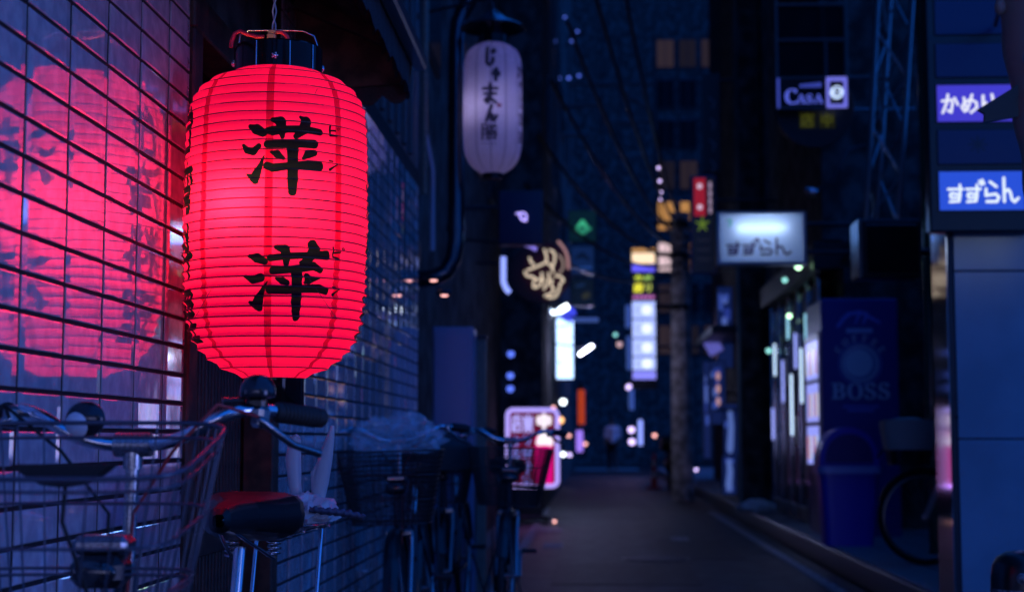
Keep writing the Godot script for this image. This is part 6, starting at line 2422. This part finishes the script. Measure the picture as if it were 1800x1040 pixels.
func make_person() -> void:
	# walking away from us, in a pale top and dark trousers
	var o := thing("person", "person in pale top and dark trousers walking far down the alley", "person", Vector3(0.649, 0, -50.0))
	var bones := [
		[Vector3(0, 1.62, 0), Vector3(0, 1.56, 0.02), 0.092, 0.08],
		[Vector3(0, 1.52, -0.01), Vector3(0, 1.40, -0.01), 0.05, 0.055],
		[Vector3(-0.15, 1.37, 0), Vector3(0.15, 1.37, 0), 0.075, 0.075],
		[Vector3(0, 1.30, 0), Vector3(0, 1.05, 0), 0.135, 0.115],
		[Vector3(-0.07, 0.96, 0), Vector3(0.07, 0.96, 0), 0.115, 0.115],
		[Vector3(-0.19, 1.36, 0), Vector3(-0.23, 1.08, 0.06), 0.05, 0.042],
		[Vector3(-0.23, 1.08, 0.06), Vector3(-0.22, 0.86, -0.04), 0.04, 0.03],
		[Vector3(0.19, 1.36, 0), Vector3(0.23, 1.08, -0.05), 0.05, 0.042],
		[Vector3(0.23, 1.08, -0.05), Vector3(0.22, 0.88, -0.16), 0.04, 0.03],
		[Vector3(-0.22, 0.86, -0.04), Vector3(-0.21, 0.76, -0.06), 0.03, 0.018],
		[Vector3(0.22, 0.88, -0.16), Vector3(0.21, 0.79, -0.2), 0.03, 0.018],
		[Vector3(-0.09, 0.92, 0), Vector3(-0.1, 0.5, -0.12), 0.085, 0.055],
		[Vector3(-0.1, 0.5, -0.12), Vector3(-0.1, 0.09, -0.08), 0.055, 0.038],
		[Vector3(-0.1, 0.05, -0.06), Vector3(-0.11, 0.035, -0.2), 0.04, 0.034],
		[Vector3(0.09, 0.92, 0), Vector3(0.1, 0.5, 0.05), 0.085, 0.055],
		[Vector3(0.1, 0.5, 0.05), Vector3(0.1, 0.12, 0.26), 0.055, 0.038],
		[Vector3(0.1, 0.08, 0.28), Vector3(0.11, 0.035, 0.15), 0.04, 0.034],
	]
	part("body", skin(bones, 0.03, 0.035), M.skin, o)
	var top := [[Vector3(-0.14, 1.37, 0), Vector3(0.14, 1.37, 0), 0.09, 0.09], [Vector3(0, 1.30, 0), Vector3(0, 0.98, 0), 0.155, 0.145], [Vector3(-0.19, 1.36, 0), Vector3(-0.225, 1.12, 0.05), 0.068, 0.06], [Vector3(0.19, 1.36, 0), Vector3(0.225, 1.12, -0.04), 0.068, 0.06]]
	part("shirt", skin(top, 0.03, 0.04), M.shirt, o)
	var low := [[Vector3(-0.07, 0.94, 0), Vector3(0.07, 0.94, 0), 0.13, 0.13], [Vector3(-0.09, 0.9, 0), Vector3(-0.1, 0.5, -0.12), 0.1, 0.075], [Vector3(-0.1, 0.5, -0.12), Vector3(-0.1, 0.12, -0.08), 0.075, 0.06], [Vector3(0.09, 0.9, 0), Vector3(0.1, 0.5, 0.05), 0.1, 0.075], [Vector3(0.1, 0.5, 0.05), Vector3(0.1, 0.15, 0.25), 0.075, 0.06]]
	part("trousers", skin(low, 0.03, 0.035), M.cover_black, o)
	part("hair", skin([[Vector3(0, 1.65, 0.01), Vector3(0, 1.6, 0.03), 0.1, 0.085]], 0.025, 0.03), M.black, o)


func build_behind_viewer() -> void:
	# unseen drinks machine added past the right edge to brighten the glazed wall and chrome
	var v := thing("vending_machine", "added unseen drinks machine beside the viewer brightening the tile wall", "vending machine", Vector3(2.35, 0.0, -1.3))
	var b := Shape.new()
	b.box(Vector3(0.05, 0.92, 0), Vector3(0.7, 1.84, 1.1), 0.015)
	part("cabinet", b, M.box_white, v)
	for r in 3:
		b = Shape.new()
		b.quad(Vector3(-0.304, 0.55 + 0.4 * r, -0.48), Vector3(-0.304, 0.55 + 0.4 * r, 0.48), Vector3(-0.304, 0.9 + 0.4 * r, 0.48), Vector3(-0.304, 0.9 + 0.4 * r, -0.48), Vector3.LEFT, true)
		part("display_window", b, M.added_window_glow, v)
		for i in 7:
			b = Shape.new()
			b.lathe([Vector2(0.0, 0.0), Vector2(0.033, 0.0), Vector2(0.033, 0.13), Vector2(0.02, 0.16), Vector2(0.0, 0.162)], Vector3(-0.345, 0.6 + 0.4 * r, -0.39 + 0.13 * i), 12)
			part("can", b, [M.cone_red, M.machine_blue, M.paper_white][(i * 2 + r) % 3], v)
	area_lamp("display_lamp", Vector3(1.97, 1.0, -1.3), Vector3.LEFT, Vector2(0.96, 1.1), Color(0.5, 0.58, 1.0), 2.2)  # added light that lifts the lower tile wall
	# unseen shop added behind the camera for highlights on chrome, glaze and enamel
	var o := thing("added_shop", "added unseen low shop behind the viewer with lit windows", "shop", Vector3(0.2, 0, 6.0))
	var s := Shape.new()
	s.box(Vector3(0, 1.7, 1.6), Vector3(6.4, 3.4, 3.0))
	part("wall", s, M.plaster, o)
	s = Shape.new()
	s.box(Vector3(0, 3.1, -0.3), Vector3(6.6, 0.1, 1.0), 0.01)
	part("canopy", s, M.dark_steel, o)
	for i in 4:
		s = Shape.new()
		s.box(Vector3(-2.2 + 1.45 * i, 1.55, 0.08), Vector3(1.35, 1.9, 0.1), 0.01)
		var w := part("window_frame", s, M.steel, o)
		var fs := Shape.new()
		var x := -2.2 + 1.45 * i
		fs.quad(Vector3(x - 0.6, 0.7, 0.02), Vector3(x + 0.6, 0.7, 0.02), Vector3(x + 0.6, 2.4, 0.02), Vector3(x - 0.6, 2.4, 0.02), Vector3.FORWARD, true)
		part("lit_window", fs, M.added_window_glow, w)
		area_lamp("added_shop_lamp", o.position + Vector3(x, 1.55, -0.02), Vector3.FORWARD, Vector2(1.2, 1.7), Color(0.58, 0.6, 1.0), 1.1)
	for q in [5.1, 5.95]:
		s = Shape.new()
		s.box(Vector3(q - 0.2, 3.9, 0.0), Vector3(0.36, 0.7, 0.12), 0.01)
		var w := part("window_frame", s, M.steel, o)
		part("lit_window", face(0.3, 0.6), M.upper_window, w, Vector3(q - 0.2, 3.9, -0.064))
	s = Shape.new()
	s.box(Vector3(4.9, 2.4, 1.0), Vector3(3.0, 4.8, 1.8))
	part("upper_room", s, M.plaster, o)
